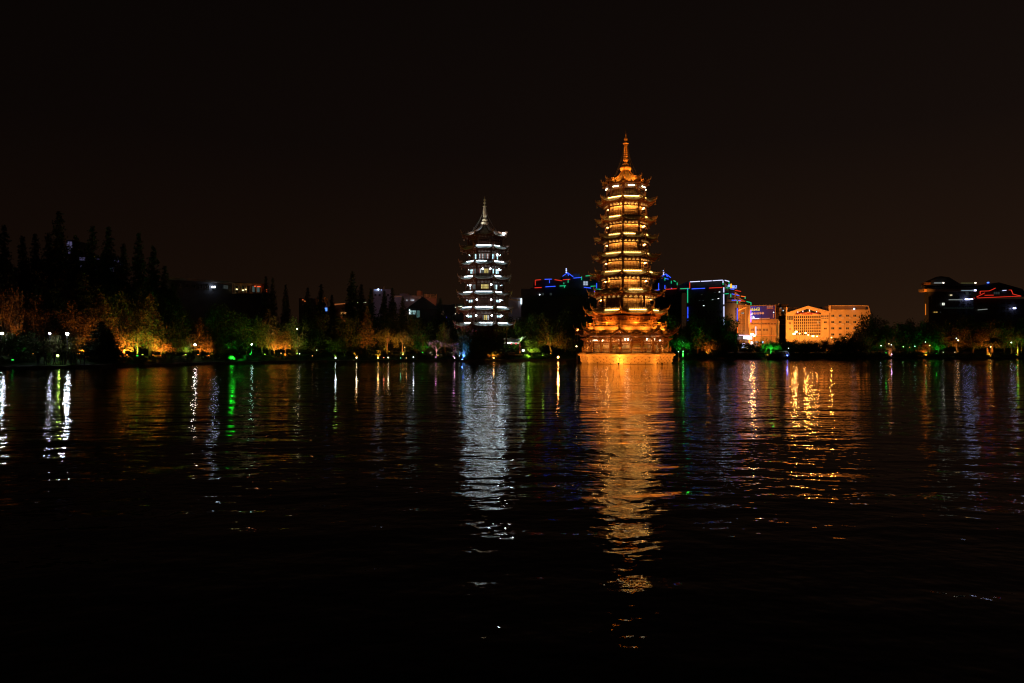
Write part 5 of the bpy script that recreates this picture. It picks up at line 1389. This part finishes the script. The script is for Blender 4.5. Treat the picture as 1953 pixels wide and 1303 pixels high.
# lit things at the street corner
def lit_box(px, py, D, w_, h_, m_, label, cat='sign', name='lit_sign', legs=True):
    c = P(px, py, D); e_ = empty(name, (c.x, c.y, 2.0), label=label, cat=cat)
    m = MB(); m.box((0, 0, c.z-2), (w_, .3, h_)); m.obj('face', m_, e_)
    m = MB(); 
    for s_ in (-1, 1): m.box((s_*w_*.35, .05, (c.z-2-h_/2)/2), (.12, .12, max(.2, c.z-2-h_/2)))
    m.box((0, .25, c.z-2), (w_+.3, .2, h_+.3)); m.obj('frame', metal_dark, e_)
    return e_
lit_box(1433.8, 654.5, 250, .8, 1.1, emit('box_white', (1, .88, .95), 5), 'white glowing box sign on a post below the brightest street lamp')
lit_box(1418, 657.5, 246, 1.0, .9, emit('box_blue', (.65, .6, 1), 4), 'blue-white lit panel at the shop fronts')
lit_box(1417, 662.5, 245, .9, .4, emit('box_blue2', (.55, .75, 1), 2.5), 'pale blue lit strip under the blue-white panel')
lit_box(1423, 662.3, 245, .6, .35, emit('box_yellow', (1, .85, .4), 3), 'yellow lit shop window, left one at the street corner')
lit_box(1427.3, 663.6, 245, .75, .5, emit('box_yellow2', (1, .8, .35), 3), 'yellow lit shop window, right one at the street corner')
lit_box(1432, 664.8, 244, .55, .25, emit('box_cream', (1, .95, .7), 4), 'small cream light under the white box sign')
lit_box(1445.5, 662.7, 248, .5, .3, emit('box_grey', (.7, .75, .7), 1.2), 'dim pale sign right of the white box sign')
lit_box(1449.5, 665, 247, .4, .4, emit('box_dimy', (1, .8, .5), 1.0), 'dim yellow sign low beside the bright green tree')
lit_box(1455, 652.7, 250, .35, .6, emit('box_cyan', (.3, .7, 1), 2.2), 'small cyan light left of the bright green tree')
lit_box(1475, 654.3, 250, 1.3, .25, emit('box_orange', (1, .42, .12), 1.6), 'orange strip light right of the bright green tree')
lit_box(1491.5, 655.2, 250, .6, .25, emit('box_amber', (1, .45, .06), 1.2), 'small amber light further right of the orange strip')
lit_box(1443.5, 652.5, 256, .9, .3, emit('box_pale', (.7, .75, .9), .8), 'pale upper sign right of the white box sign')
lit_box(1441, 659, 256, 1.4, .25, emit('box_pale2', (.75, .65, .6), .5), 'dim long sign right of the white box sign')
# ---- right-hand towers
DG = 300
G = building('dark tower block with stepped traditional roofs and an orange-lit corner', [(1763, DG+14), (1771, DG), (1859, DG)], 556, dark_facade, parapet=.6)
fG, nG, dG = face_frame(G, (1771, DG), (1859, DG)); fGs, nGs, dGs = face_frame(G, (1763, DG+14), (1771, DG))
epoly('top_storey', [(1764, 545), (1764, 540.5), (1862, 540.5), (1862, 545)], dark_facade, -3, -1.0, G, fG)
epoly('upper_storey', [(1770, 556), (1770, 544), (1856, 544), (1856, 556)], dark_facade, -4, -2.0, G, fG)
epoly('hipped_roof', [(1762, 541), (1793, 527), (1809, 529), (1829, 541)], dark_facade, -3, .5, G, fG)
epoly('eave_slab', [(1759, 556.5), (1759, 551.6), (1858, 552.6), (1858, 557)], mat('eave_concrete', (.20, .16, .14), .85, .2, .2, .3), -3, 1.2, G, fG)
epoly('corner_cap', [(1758.8, 556.8), (1758.8, 551.8), (1764, 551.8), (1764, 557)], mat('corner_glow', (.55, .30, .12), .8), -2, 1.4, G, fG)  # orange lamplight on the corner is put into the cap colour
epoly('corner_cap', [(1764, 542.8), (1764, 539), (1773, 539), (1773, 542.8)], mat('corner_glow2', (.35, .16, .08), .8), -2, .9, G, fG)  # dimmer cap, its orange light likewise put into the colour
m = MB(); m.bar(fG(1764, 580, .5), fG(1764, 601, .5), .22); m.obj('neon_tube', emit('thin_orange', (1, .24, .02), .75), G)
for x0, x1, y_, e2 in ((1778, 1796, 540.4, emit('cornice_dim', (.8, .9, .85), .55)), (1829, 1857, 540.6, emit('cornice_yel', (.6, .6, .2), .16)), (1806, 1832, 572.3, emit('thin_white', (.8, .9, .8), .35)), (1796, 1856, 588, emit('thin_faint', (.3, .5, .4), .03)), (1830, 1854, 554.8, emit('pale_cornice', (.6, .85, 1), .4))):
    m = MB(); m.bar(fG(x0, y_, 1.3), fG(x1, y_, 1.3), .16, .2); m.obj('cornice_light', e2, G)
for x_, y_, w_, e2 in ((1840.5, 571.5, 2.0, emit('blue_flood', (.5, .55, 1), 8)), (1847, 571, 1.6, emit('blue_flood', (.5, .55, 1), 8)), (1855.5, 554.5, .7, emit('blue_flood', (.5, .55, 1), 8)), (1855.7, 540.4, .6, emit('warm_pt', (1, .9, .7), 3)), (1795, 540.3, .5, emit('warm_pt', (1, .9, .7), 3))):
    m = MB(); m.box(tuple(fG(x_, y_, 1.6)), (w_, .3, .5)); m.obj('flood_lamp', e2, G)
for x0, x1, y0, y1, pm in ((1795, 1800.4, 577.7, 582.6, emit('pane_cream', (.95, 1, .85), 1.1)), (1810, 1815, 562, 564.2, emit('pane_yel', (1, .85, .5), 1.1)), (1779, 1787, 594.7, 596.4, emit('pane_amb', (1, .6, .12), .7)), (1840, 1846, 557, 563.4, pane_dim), (1791, 1792.4, 594.8, 596, pane_white)):
    window(G, fG, nG, dG, x0, x1, y0, y1, pm, frame_d, 1, proud=.5)
for j in range(4):
    for i in range(8):
        x_, y_ = 1778+i*10, 567+j*10
        if (j, i) not in ((1, 2), (0, 3), (3, 0), (0, 6)): window(G, fG, nG, dG, x_-2.6, x_+2.6, y_-2.2, y_+2.2, glass_dark, frame_d, 1, proud=.3)
spot(G, fGs(1752, 600, 16), fGs(1764, 575, 0), ORANGE, 9000, 80, .8, .3)
spot(G, fG(1758, 566, 5), fG(1763, 553, 0), ORANGE, 1500, 80, .8, .2)
Hh = building('dark block at the right edge whose traditional roof is drawn in red neon', [(1857, 292), (2010, 292)], 572, dark_facade)
fH, nH, dH = face_frame(Hh, (1857, 292), (2010, 292))
epoly('hipped_roof', [(1858, 569), (1866, 556), (1884, 554.5), (1920, 553), (1926, 561), (1944, 566)], dark_facade, -4, .5, Hh, fH)
epoly('upper_roof', [(1884, 548), (1896, 540), (1953, 532), (2000, 545), (2010, 560), (1884, 560)], dark_facade, -18, -15, Hh, fH)
neon(Hh, fH, [(1866, 556, 1884, 555.3, 'r'), (1866.4, 556, 1866.4, 561.5, 'r'), (1859.5, 567, 1875, 559.2, 'r'), (1861, 568.8, 1943, 565.3, 'r'), (1921, 553.7, 1925.5, 553.7, 'r'), (1925.5, 553.7, 1928.6, 561.4, 'r'), (1928.6, 561.4, 1944, 565.2, 'r'), (1875, 563.7, 1892, 563.4, 'r'), (1884, 555.3, 1895.6, 550, 'r'), (1854, 569, 1856, 569, 'r')], 1.0, .18)
m = MB(); m.bar(fH(1909, 554.6, 1), fH(1916, 554.3, 1), .2); m.obj('neon_tube', NEON['w'], Hh)
for x_, y_, w_, e2 in ((1931, 588.4, 1.1, emit('blue_flood', (.5, .55, 1), 8)), (1929.5, 532.8, .8, emit('blue_beacon', (.06, .16, 1), 3))):
    m = MB(); m.box(tuple(fH(x_, y_, 1.2 if y_ > 550 else -14.5)), (w_, .3, .5)); m.obj('flood_lamp', e2, Hh)
m = MB(); m.bar(fH(1862, 591.5, 1), fH(1880, 590, 1), .2); m.obj('cornice_light', emit('thin_white', (.8, .9, .8), .35), Hh)
window(Hh, fH, nH, dH, 1891, 1903, 557, 562, pane_dim, frame_d, 2, proud=1.2)
for j in range(3):
    for i in range(9): window(Hh, fH, nH, dH, 1868+i*11, 1873+i*11, 576+j*10, 580+j*10, glass_dark, frame_d, 1)
# ---- left-hand buildings
DL = 176
Lb = building('long dark building with a sloping roofline and a lit glazed balcony at its right end', [(318, DL-18), (505, DL+10)], 530, dark_facade, parapet=0)
fL, nL, dL = face_frame(Lb, (318, DL-18), (505, DL+10))
m = MB(); m.bar(fL(318, 531, .3), fL(505, 543.6, .3), .4, .5); m.obj('roof_edge', concrete, Lb)
epoly('balcony_back', [(442, 560), (442, 541), (503, 544), (503, 559)], mat('balcony_wall', (.30, .20, .15), .8, .2, .3, .5), .1, .2, Lb, fL)
m = MB()
for x_ in (442.5, 454, 464.5, 475, 484, 493, 501.5): m.bar(fL(x_, 541, 1.0), fL(x_, 559, 1.0), .16, .16)
m.obj('balcony_post', sandstone, Lb)
m = MB(); m.bar(fL(441, 540.8, .9), fL(504, 543.2, .9), 1.0, .25); m.bar(fL(441, 559.4, .9), fL(504, 559.4, .9), 1.2, .2); m.obj('balcony_slab', sandstone, Lb)
for x_ in (443, 455, 465, 475.5, 485): 
    pm = emit('pane_cool_dim', (.5, .8, .75), .10)
    window(Lb, fL, nL, dL, x_+1.5, x_+8, 546, 557, pm if x_ > 470 else glass_dark, frame_d, 1, proud=.4)
for x_, y_, e2, w_ in ((445.5, 552.2, emit('ballamp', (1, .8, .35), 3), .35), (457.5, 554, emit('ballamp', (1, .8, .35), 3), .35), (462.5, 552.5, emit('ballamp', (1, .8, .35), 3), .3), (488, 547, emit('redlamp', (1, .12, .03), 1.2), .9), (480.5, 546.5, emit('redlamp', (1, .12, .03), 1.2), .35), (502, 557.5, emit('redlamp', (1, .12, .03), 1.2), .45), (502, 553.5, emit('redlamp', (1, .12, .03), 1.2), .3), (500, 549, emit('redlamp', (1, .12, .03), 1.2), .12)):
    m = MB(); m.box(tuple(fL(x_, y_, 1.1)), (w_, .2, .25)); m.obj('hanging_lamp', e2, Lb)
spot(Lb, fL(478, 549, 2.4), None, (1, .42, .18), 14, rad=.2, point=True)
m = MB(); m.box(tuple(fL(404.5, 547.6, .5)), (.75, .3, .28)); m.obj('wall_lamp', emit('wall_lamp_b', (.7, .8, 1), 22), Lb)
window(Lb, fL, nL, dL, 425.5, 434.5, 544.5, 550.5, emit('pane_grey', (.6, .75, .7), .06), frame_d, 2, 1)
for i in range(6): window(Lb, fL, nL, dL, 340+i*13, 346+i*13, 541+i*.8, 547+i*.8, glass_dark, frame_d, 1)
m = MB(); m.tube([fL(368, 534, -2), fL(368, 524, -2)], .06, 5); m.obj('antenna', metal_dark, Lb)
# hotel behind the tallest conifers: a few bluish windows show through
Ht = building('tall pale building with bluish patches, glimpsed between the tallest conifers', [(118, 205), (232, 215)], 488, mat('pale_hotel_wall', (.16, .14, .16), .8, .2, .3, .3))
fH2, nH2, dH2 = face_frame(Ht, (118, 205), (232, 215))
block_on(Ht, fH2, 124, 143, 458, 488, 8, mat('pale_hotel_wall', (.16, .14, .16)))
for x0, x1, y0, y1, k in ((127, 138, 461, 474, .14), (129.5, 134.5, 475, 484, .09), (151, 163, 489.5, 497, .08), (178, 190, 491, 495, .03), (216, 227, 492, 500, .07), (228, 236, 497, 506, .04), (207, 218, 510, 518, .05), (146, 158, 505, 511, .04), (176, 186, 507, 514, .03)):
    window(Ht, fH2, nH2, dH2, x0, x1, y0, y1, emit('hotel_glow_%d' % int(k*100), (.45, .40, .85), k), frame_d, 1, 1)
# distant low buildings
def small(label, x0, x1, top, D, m_, **k):
    b_ = building(label, [(x0, D), (x1, D+2)], top, m_, **k); f_, n_, d_ = face_frame(b_, (x0, D), (x1, D+2)); return b_, f_, n_, d_
s1, f_, n_, d_ = small('low tan building with an orange-lit box on its roof left of the lettered sign', 570, 624, 571.5, 225, mat('tan_wall', (.12, .09, .07), .85))
m = MB(); m.box(tuple(f_(619.5, 572, -.5)), (.55, .5, 1.8)); m.obj('chimney', mat('chimney_stone', (.4, .25, .15)), s1); spot(s1, f_(617, 566, 6), f_(619.5, 572, 0), ORANGE, 260, 60)
m = MB(); m.box(tuple(f_(622, 590.5, .5)), (.7, .3, 1.1)); m.obj('wall_lamp', emit('blue_lamp', (.10, .28, 1), 1.6), s1)
for x_, y_ in ((578, 572.5), (582, 575)): m = MB(); m.box(tuple(f_(x_, y_, 1)), (.35, .3, .3)); m.obj('wall_lamp', emit('faint_red', (1, .25, .06), .5), s1)
s2, f_, n_, d_ = small('low building with an orange-edged roof and a small lettered sign', 634, 672, 581, 222, mat('sign_wall', (.16, .12, .09), .85))
m = MB(); m.bar(f_(637, 581, .4), f_(658, 579.4, .4), .3, .25); m.obj('roof_edge_light', emit('edge_orange', (1, .28, .07), .35), s2)
fc = bpy.data.curves.new('sign_text', 'FONT'); fc.body = 'KIO'; fc.size = 1.35; fc.extrude = .05; fc.space_character = 1.1; fc.materials.append(emit('sign_text_orange', (1, .45, .13), .9))
tmp_ = bpy.data.objects.new('tmp_text', fc); link(tmp_); bpy.context.view_layer.update()
to = bpy.data.objects.new('sign_letters', bpy.data.meshes.new_from_object(tmp_.evaluated_get(bpy.context.evaluated_depsgraph_get()))); link(to, s2); bpy.data.objects.remove(tmp_); to.location = f_(649.6, 601.3, .5); to.rotation_euler = (pi/2, 0, 0)
m = MB(); m.bar(f_(650, 606.5, .5), f_(659, 607.5, .5), .3, .9); m.obj('awning', emit('awning_red', (.9, .16, .04), .16), s2)
m = MB(); m.bar(f_(651, 613, .5), f_(659, 613.4, .5), .3, .6); m.obj('shop_light', emit('awning_or', (1, .3, .06), .22), s2)
s3, f_, n_, d_ = small('pale lavender-grey building with a cool lamp on its parapet and a mast', 712, 746, 554, 240, lav_wall)
m = MB(); m.tube([f_(733.5, 554, -2), f_(733.5, 545, -2)], .12, 5); m.bar(f_(731, 550, -2), f_(736, 550, -2), .12); m.obj('mast', sandstone, s3)
m = MB(); m.ball(f_(721, 552.6, .5), .32); m.obj('roof_lamp', emit('roof_cool', (.55, .7, 1), 4), s3)
for x_ in (715, 717.5, 727): m = MB(); m.ball(f_(x_, 553.4, .5), .16); m.obj('roof_lamp', emit('roof_cool2', (.4, .55, 1), 1.6), s3)
spot(s3, f_(724, 566, 14), f_(724, 564, 0), (.75, .45, .62), 420, 110, 1)  # mauve spot added in place of city glow on the wall
for x_ in (716, 724, 732, 740): window(s3, f_, n_, d_, x_-1.5, x_+1.5, 561, 564.5, glass_dark, frame_d, 1)
for i in range(9): m = MB(); m.ball(f_(680.5+i*1.9, 578.5-(i % 3)*.3, 3), .07+.05*(i in (0, 3, 8))); m.obj('string_light', emit('string_green', (.75, .9, .55), 1.1), s3, True)
s4, f_, n_, d_ = small('wide flat-roofed grey building right of the masted building', 746, 806, 566, 236, lav_wall)
block_on(s4, f_, 762, 778, 560, 566, 6, lav_wall); block_on(s4, f_, 795, 803, 554.5, 567, 4, mat('pink_block', (.42, .22, .13), .85))
spot(s4, f_(775, 572, 12), f_(775, 570, 0), (.75, .45, .55), 160, 110, 1); spot(s4, f_(790, 560, 8), f_(799, 560, 0), (1, .36, .12), 120, 60)  # first spot, mauve, is added to stand in for city glow
m = MB(); m.bar(f_(746, 566, .4), f_(768, 565.6, .4), .3, .2); m.obj('roof_edge_light', emit('edge_orange2', (1, .4, .2), .10), s4)
for x_ in (776, 784, 787, 789): m = MB(); m.ball(f_(x_, 572.8, .5), .13); m.obj('wall_lamp', emit('wl_w', (.8, .9, 1), 1.6), s4)
s5, f_, n_, d_ = small('pink-orange stepped building with a railed roof terrace', 808, 832, 571, 238, mat('pink_wall', (.45, .26, .20), .85))
block_on(s5, f_, 808, 820, 566.5, 571, 5, mat('pink_wall', (.45, .26, .20))); m = MB()
for k in range(3): m.bar(f_(808, 561.5+k*2, .5), f_(832, 563.5+k*2.6, .5), .2, .18)
for x_ in (812, 820, 831.5): m.bar(f_(x_, 561, .5), f_(x_, 571, .5), .2)
m.obj('terrace_rail', sandstone, s5); spot(s5, f_(822, 560, 9), f_(820, 568, 0), (1, .34, .15), 420, 90)
s6, f_, n_, d_ = small('dark gabled house with a pale cyan window, in front of the grey buildings', 779, 834, 588, 196, dark_facade, parapet=0)
epoly('gable', [(775, 589), (806, 566), (838, 589)], dark_facade, -12, .8, s6, f_)
window(s6, f_, n_, d_, 781, 793, 592, 600, emit('pane_cyan', (.55, .95, .95), .45), frame_d, 3, 1); window(s6, f_, n_, d_, 794, 801, 592, 606, emit('pane_cyan_dim', (.35, .8, .75), .10), frame_d, 0, 0)
m = MB(); m.box(tuple(f_(781, 595, .4)), (.25, .2, 1.3)); m.obj('wall_lamp', emit('cyan_l', (.8, 1, 1), 2.0), s6)
s7, f_, n_, d_ = small('small dark house with a warm paned window left of the silver-white pagoda', 832, 868, 584, 200, dark_facade)
window(s7, f_, n_, d_, 837, 846, 593, 601, emit('pane_tan', (1, .6, .35), .25), frame_d, 3, 0)
m = MB(); m.box(tuple(f_(824, 588, 1)), (1.2, .3, 1.6)); m.obj('brick_panel', emit('brick_glow', (1, .25, .04), .05), s7)  # faint orange light on the brick is put in as emission
m = MB(); m.ball(f_(824.6, 600, 1), .13); m.obj('wall_lamp', emit('wl_w', (.8, .9, 1), 1.6), s7); m = MB(); m.ball(f_(849.5, 605.5, 1), .12); m.obj('wall_lamp', emit('wl_bl', (.1, .1, 1), 1.6), s7)
s8, f_, n_, d_ = small('building with pale eave lamps touching the left side of the silver-white pagoda', 862, 900, 583, 205, dark_facade)
for x0, x1, y_ in ((863, 869, 586.6), (873.5, 881.5, 585.4), (863, 868, 599.4)): m = MB(); m.bar(f_(x0, y_, .6), f_(x1, y_-.6, .6), .25, .22); m.obj('eave_lamp', emit('eave_w', (.95, 1, .7), 1.3), s8)
s9, f_, n_, d_ = small('small slatted building with a white vertical light right of the silver-white pagoda', 970, 994, 571, 198, mat('slat_wall', (.30, .26, .32), .8))
m = MB(); 
for i in range(8): m.bar(f_(973+i*2.3, 574, .3), f_(973+i*2.3, 590, .3), .12)
m.obj('slat_screen', lav_wall, s9)
m = MB(); m.bar(f_(992.3, 569.5, .6), f_(992.3, 580.5, .6), .5, .4); m.obj('vertical_light', emit('vert_w', (.75, .95, 1), 2.0), s9)
m = MB(); m.bar(f_(970, 571.6, .6), f_(990, 573, .6), .5, .35); m.obj('eave', sandstone, s9); spot(s9, f_(982, 580, 8), f_(982, 576, 0), (.8, .7, .9), 60, 100)
s10, f_, n_, d_ = small('plain purple-grey block between the two pagodas', 994, 1022, 553.5, 246, lav_wall)
spot(s10, f_(1008, 592, 7), f_(1008, 568, 0), (.62, .42, .75), 170, 120, 1)  # purple spot added to lift the wall like city glow
# ---- small waterside pavilion
Dp = shoreD(968)+8
pav = empty('pavilion', (X(970, Dp), Dp, ground(968, Dp)), label='small white-lit pavilion with upswept roof corners and red lanterns below the silver-white pagoda', cat='pavilion')
def zp_(py): return Z(py, Dp)-pav.location.z
def R4(u, v, hw=3.5, zt=zp_(645), ze=zp_(652)):
    a = .5+(hw-.5)*v; return Vector((u*(a+ .55*abs(u)**4*v*v), -(a+.55*abs(u)**4*v*v)*.8, zt-(zt-ze)*(1-(1-v)**1.7)+1.15*abs(u)**5*v**2))
m = MB()
for k in range(4):
    rot = Matrix.Rotation(k*pi/2, 3, 'Z')
    for i in range(10):
        for j in range(5):
            pts = [rot @ R4(-1+2*(i+a)/10, (j+b)/5) for a, b in ((0, 0), (0, 1), (1, 1), (1, 0))]
            m.quadverts(pts)
m.obj('roof', tile_grey, pav)
m = MB()
for k in range(4):
    rot = Matrix.Rotation(k*pi/2, 3, 'Z'); m.tube([rot @ (R4(1, j/6)+Vector((0, 0, .12))) for j in range(7)], [.12]*5+[.09, .05], 5)
m.obj('ridge', tile_grey, pav)
m = MB()
for sx in (-1, 1):
    for sy in (-1, 1): m = MB(); m.lathe([(.16, 0), (.14, zp_(654))], 8, (sx*2.6, sy*2.2)); m.obj('column', mat('red_column', (.35, .06, .04), .4), pav)
m = MB(); m.box((0, -2.2, zp_(654.5)), (5.2, .15, .35)); m.box((0, 2.2, zp_(654.5)), (5.2, .15, .35)); m.obj('beam', white_skirt, pav)
m = MB(); m.box((0, 0, .12), (6.4, 5.4, .3)); m.obj('floor', stone, pav)
for dx in (.6, 1.7): m = MB(); m.ball((dx, -2.5, zp_(656)), .2, 8, .8); m.obj('red_lantern', emit('red_lantern', (1, .10, .10), 1.3), pav, True)
spot(pav, (0, -3.2, zp_(656)), (0, 0, zp_(650)), WHITE, 160, 150, .8); spot(pav, (3.6, -4.2, zp_(650)), (2, 0, zp_(650)), WHITE, 120, 120, .9)
lit_box(998, 668.5, shoreD(998)+4, .5, .35, emit('pav_sign', (1, 1, .9), 4), 'small white light at the right of the pavilion')
# ---- boat moored on the right
bx, bD = 1484, shoreD(1484)-3.5
boat = empty('tour_boat', (X(bx, bD), bD, 0), .06, label='dark moored tour boat with a pale curved canopy and a blue lamp at its stern', cat='boat')
ppm = F/bD; Lb_ = 44/ppm; m = MB()
secs = []
for i in range(11):
    t_ = i/10; x_ = -Lb_/2+Lb_*t_; w_ = 1.1*(sin(pi*min(1, t_*1.15+.12))**.5 if t_ < .8 else 1.0*(1-(t_-.8)*1.6)); hz = .95+.35*abs(t_-.45)**2*4*.5
    secs.append([(x_, -w_*.6, -.25), (x_, -w_, .35), (x_, -w_*1.02, hz), (x_, w_*1.02, hz), (x_, w_, .35), (x_, w_*.6, -.25)])
for s_ in secs: m.v += s_
for i in range(10):
    for k in range(5): a = i*6+k; m.f.append((a, a+6, a+7, a+1)); m.mi.append(0)
m.f.append(tuple(range(6))); m.f.append(tuple(range(60, 66))[::-1]); m.mi += [0, 0]
m.obj('hull', mat('dark_hull', (.03, .03, .04), .3, .5), boat, True)
m = MB()
for i in range(8):
    a0, a1 = i/8, (i+1)/8
    def cp(t_, s_): return (-.2+Lb_*.48*t_, s_*1.05, 2.15-.9*max(0, t_-.72)**2*14+.10*sin(pi*t_))
    m.quadverts([cp(a0, -1), cp(a1, -1), cp(a1, 1), cp(a0, 1)]); m.quadverts([cp(a0, -1), tuple(Vector(cp(a0, -1))+Vector((0, 0, -.14))), tuple(Vector(cp(a1, -1))+Vector((0, 0, -.14))), cp(a1, -1)])
m.obj('canopy', mat('canopy_white', (.75, .75, .72), .5), boat)
m = MB(); 
for t_ in (0, .25, .5, .75): m.bar((-.1+Lb_*.48*t_, -1.0, .9), (-.1+Lb_*.48*t_, -1.0, 2.15), .08); m.bar((-.1+Lb_*.48*t_, 1.0, .9), (-.1+Lb_*.48*t_, 1.0, 2.15), .08)
m.obj('post', metal_dark, boat)
m = MB(); m.box((-.6, 0, 1.25), (3.6, 1.5, .7)); m.obj('cabin', mat('dark_cabin', (.06, .06, .06), .4), boat)
spot(boat, (Lb_*.28, -2.0, 2.6), (Lb_*.3, 0, 2.1), (.9, .95, 1), 12, 120)
m = MB(); m.ball((Lb_*.5*.66, -1.0, 1.05), .16); m.obj('stern_lamp', emit('stern_blue', (.08, .14, 1.0), 16), boat, True)
# orange-lit stone block at the water by the boat
D = shoreD(1465)-.2; q = empty('landing_stone', (X(1465, D), D, -.2), label='stone landing block at the waterline lit amber, below the bright green tree', cat='landing stage')
m = MB(); m.box((0, 0, .75), (1.35, 1.0, 1.5), 0, .92); m.box((0, 0, 1.55), (1.6, 1.2, .14)); m.obj('block', stone, q); spot(q, (.1, -1.5, .5), (0, 0, .9), (1, .48, .08), 190, 100, .9); m = MB(); m.lathe([(.06, 0), (.06, .5), (.12, .56), (.12, .66)], 6, (.1, -1.6)); m.obj('floodlight', metal_dark, q)
# ---- people on the left bank
def person_mesh(pose, seed):
    rnd = random.Random(seed); vs = []; es = []; rs = []
    def v(x, y, z, r_, par=None):
        vs.append((x, y, z)); rs.append(r_); 
        if par is not None: es.append((par, len(vs)-1))
        return len(vs)-1
    st = .10+.06*pose
    pel = v(0, 0, .95, .15); ch = v(0, 0, 1.25, .155, pel); nk = v(0, 0, 1.46, .07, ch); hd = v(0, -.02, 1.58, .095, nk); v(0, -.01, 1.68, .085, hd)
    for s_ in (-1, 1):
        sh = v(s_*.19, 0, 1.40, .065, ch); el = v(s_*.26, .03, 1.12, .045, sh)
        ha = v(s_*(.24-.12*(pose > 1)), -.08-.14*(pose > 0), .88+.22*(pose > 0), .035, el); v(s_*(.23-.12*(pose > 1)), -.11-.16*(pose > 0), .80+.26*(pose > 0), .03, ha)
        hp = v(s_*.10, 0, .86, .10, pel); kn = v(s_*st, -.03*s_*pose, .48, .068, hp); an = v(s_*st*1.1, .04*s_*pose, .09, .045, kn); v(s_*st*1.1, -.13+.04*s_*pose, .04, .04, an)
    me = bpy.data.meshes.new('person'); me.from_pydata(vs, es, []); o = bpy.data.objects.new('tmp', me); S.collection.objects.link(o)
    md = o.modifiers.new('skin', 'SKIN'); sv = me.skin_vertices[0].data
    for i, r_ in enumerate(rs): sv[i].radius = (r_, r_*.8); 
    sv[0].use_root = True
    sb_ = o.modifiers.new('sub', 'SUBSURF'); sb_.levels = 1; sb_.render_levels = 1
    dg = bpy.context.evaluated_depsgraph_get(); dg.update(); out = bpy.data.meshes.new_from_object(o.evaluated_get(dg)); bpy.data.objects.remove(o); out.name = 'person'
    out.polygons.foreach_set('use_smooth', [True]*len(out.polygons)); out.materials.clear(); return out
bodies = [person_mesh(i % 3, i) for i in range(3)]
cloth = [mat('cloth_navy', (.03, .04, .07), .9), mat('cloth_charcoal', (.05, .05, .05), .9), mat('cloth_brown', (.10, .06, .04), .9)]
for i, b_ in enumerate(bodies): b_.materials.append(cloth[i])
hair = MB(); hair.ball((0, .015, 1.66), .108, 10, .95); hme = hair.mesh('hair', mat('black_hair', (.012, .01, .01), .6), True)
PEOPLE = [(73, 'dark silhouetted person standing alone left of the lime ground light'), (86.5, 'dark silhouetted person, second from the left on the bank'), (104, 'dark silhouetted person directly left of the lime ground light'), (117.5, 'dark silhouetted person directly right of the lime ground light'),
          (124, 'first silhouetted person of the close group right of the lime light'), (129.5, 'second silhouetted person of the close group, below the brightest lamp'), (136, 'silhouetted person in the middle of the close group'), (142, 'silhouetted person near the right of the close group'), (150, 'silhouetted person at the right end of the close group'), (161, 'silhouetted person a step apart on the right of the group')]
for i, (px, lab) in enumerate(PEOPLE):
    D = shoreD(px)+1.4+.5*(i % 3); me = bodies[i % 3]; o = bpy.data.objects.new('person', me); link(o); o.location = (X(px, D), D, ground(px, D)); o.rotation_euler = (0, 0, i*1.3); k = 1.0+.04*((i*7) % 3-1); o.scale = (k, k, k)
    tag(o, lab, 'person'); child('hair', hme, o)
# stone edge blocks along the waterline
#@@END
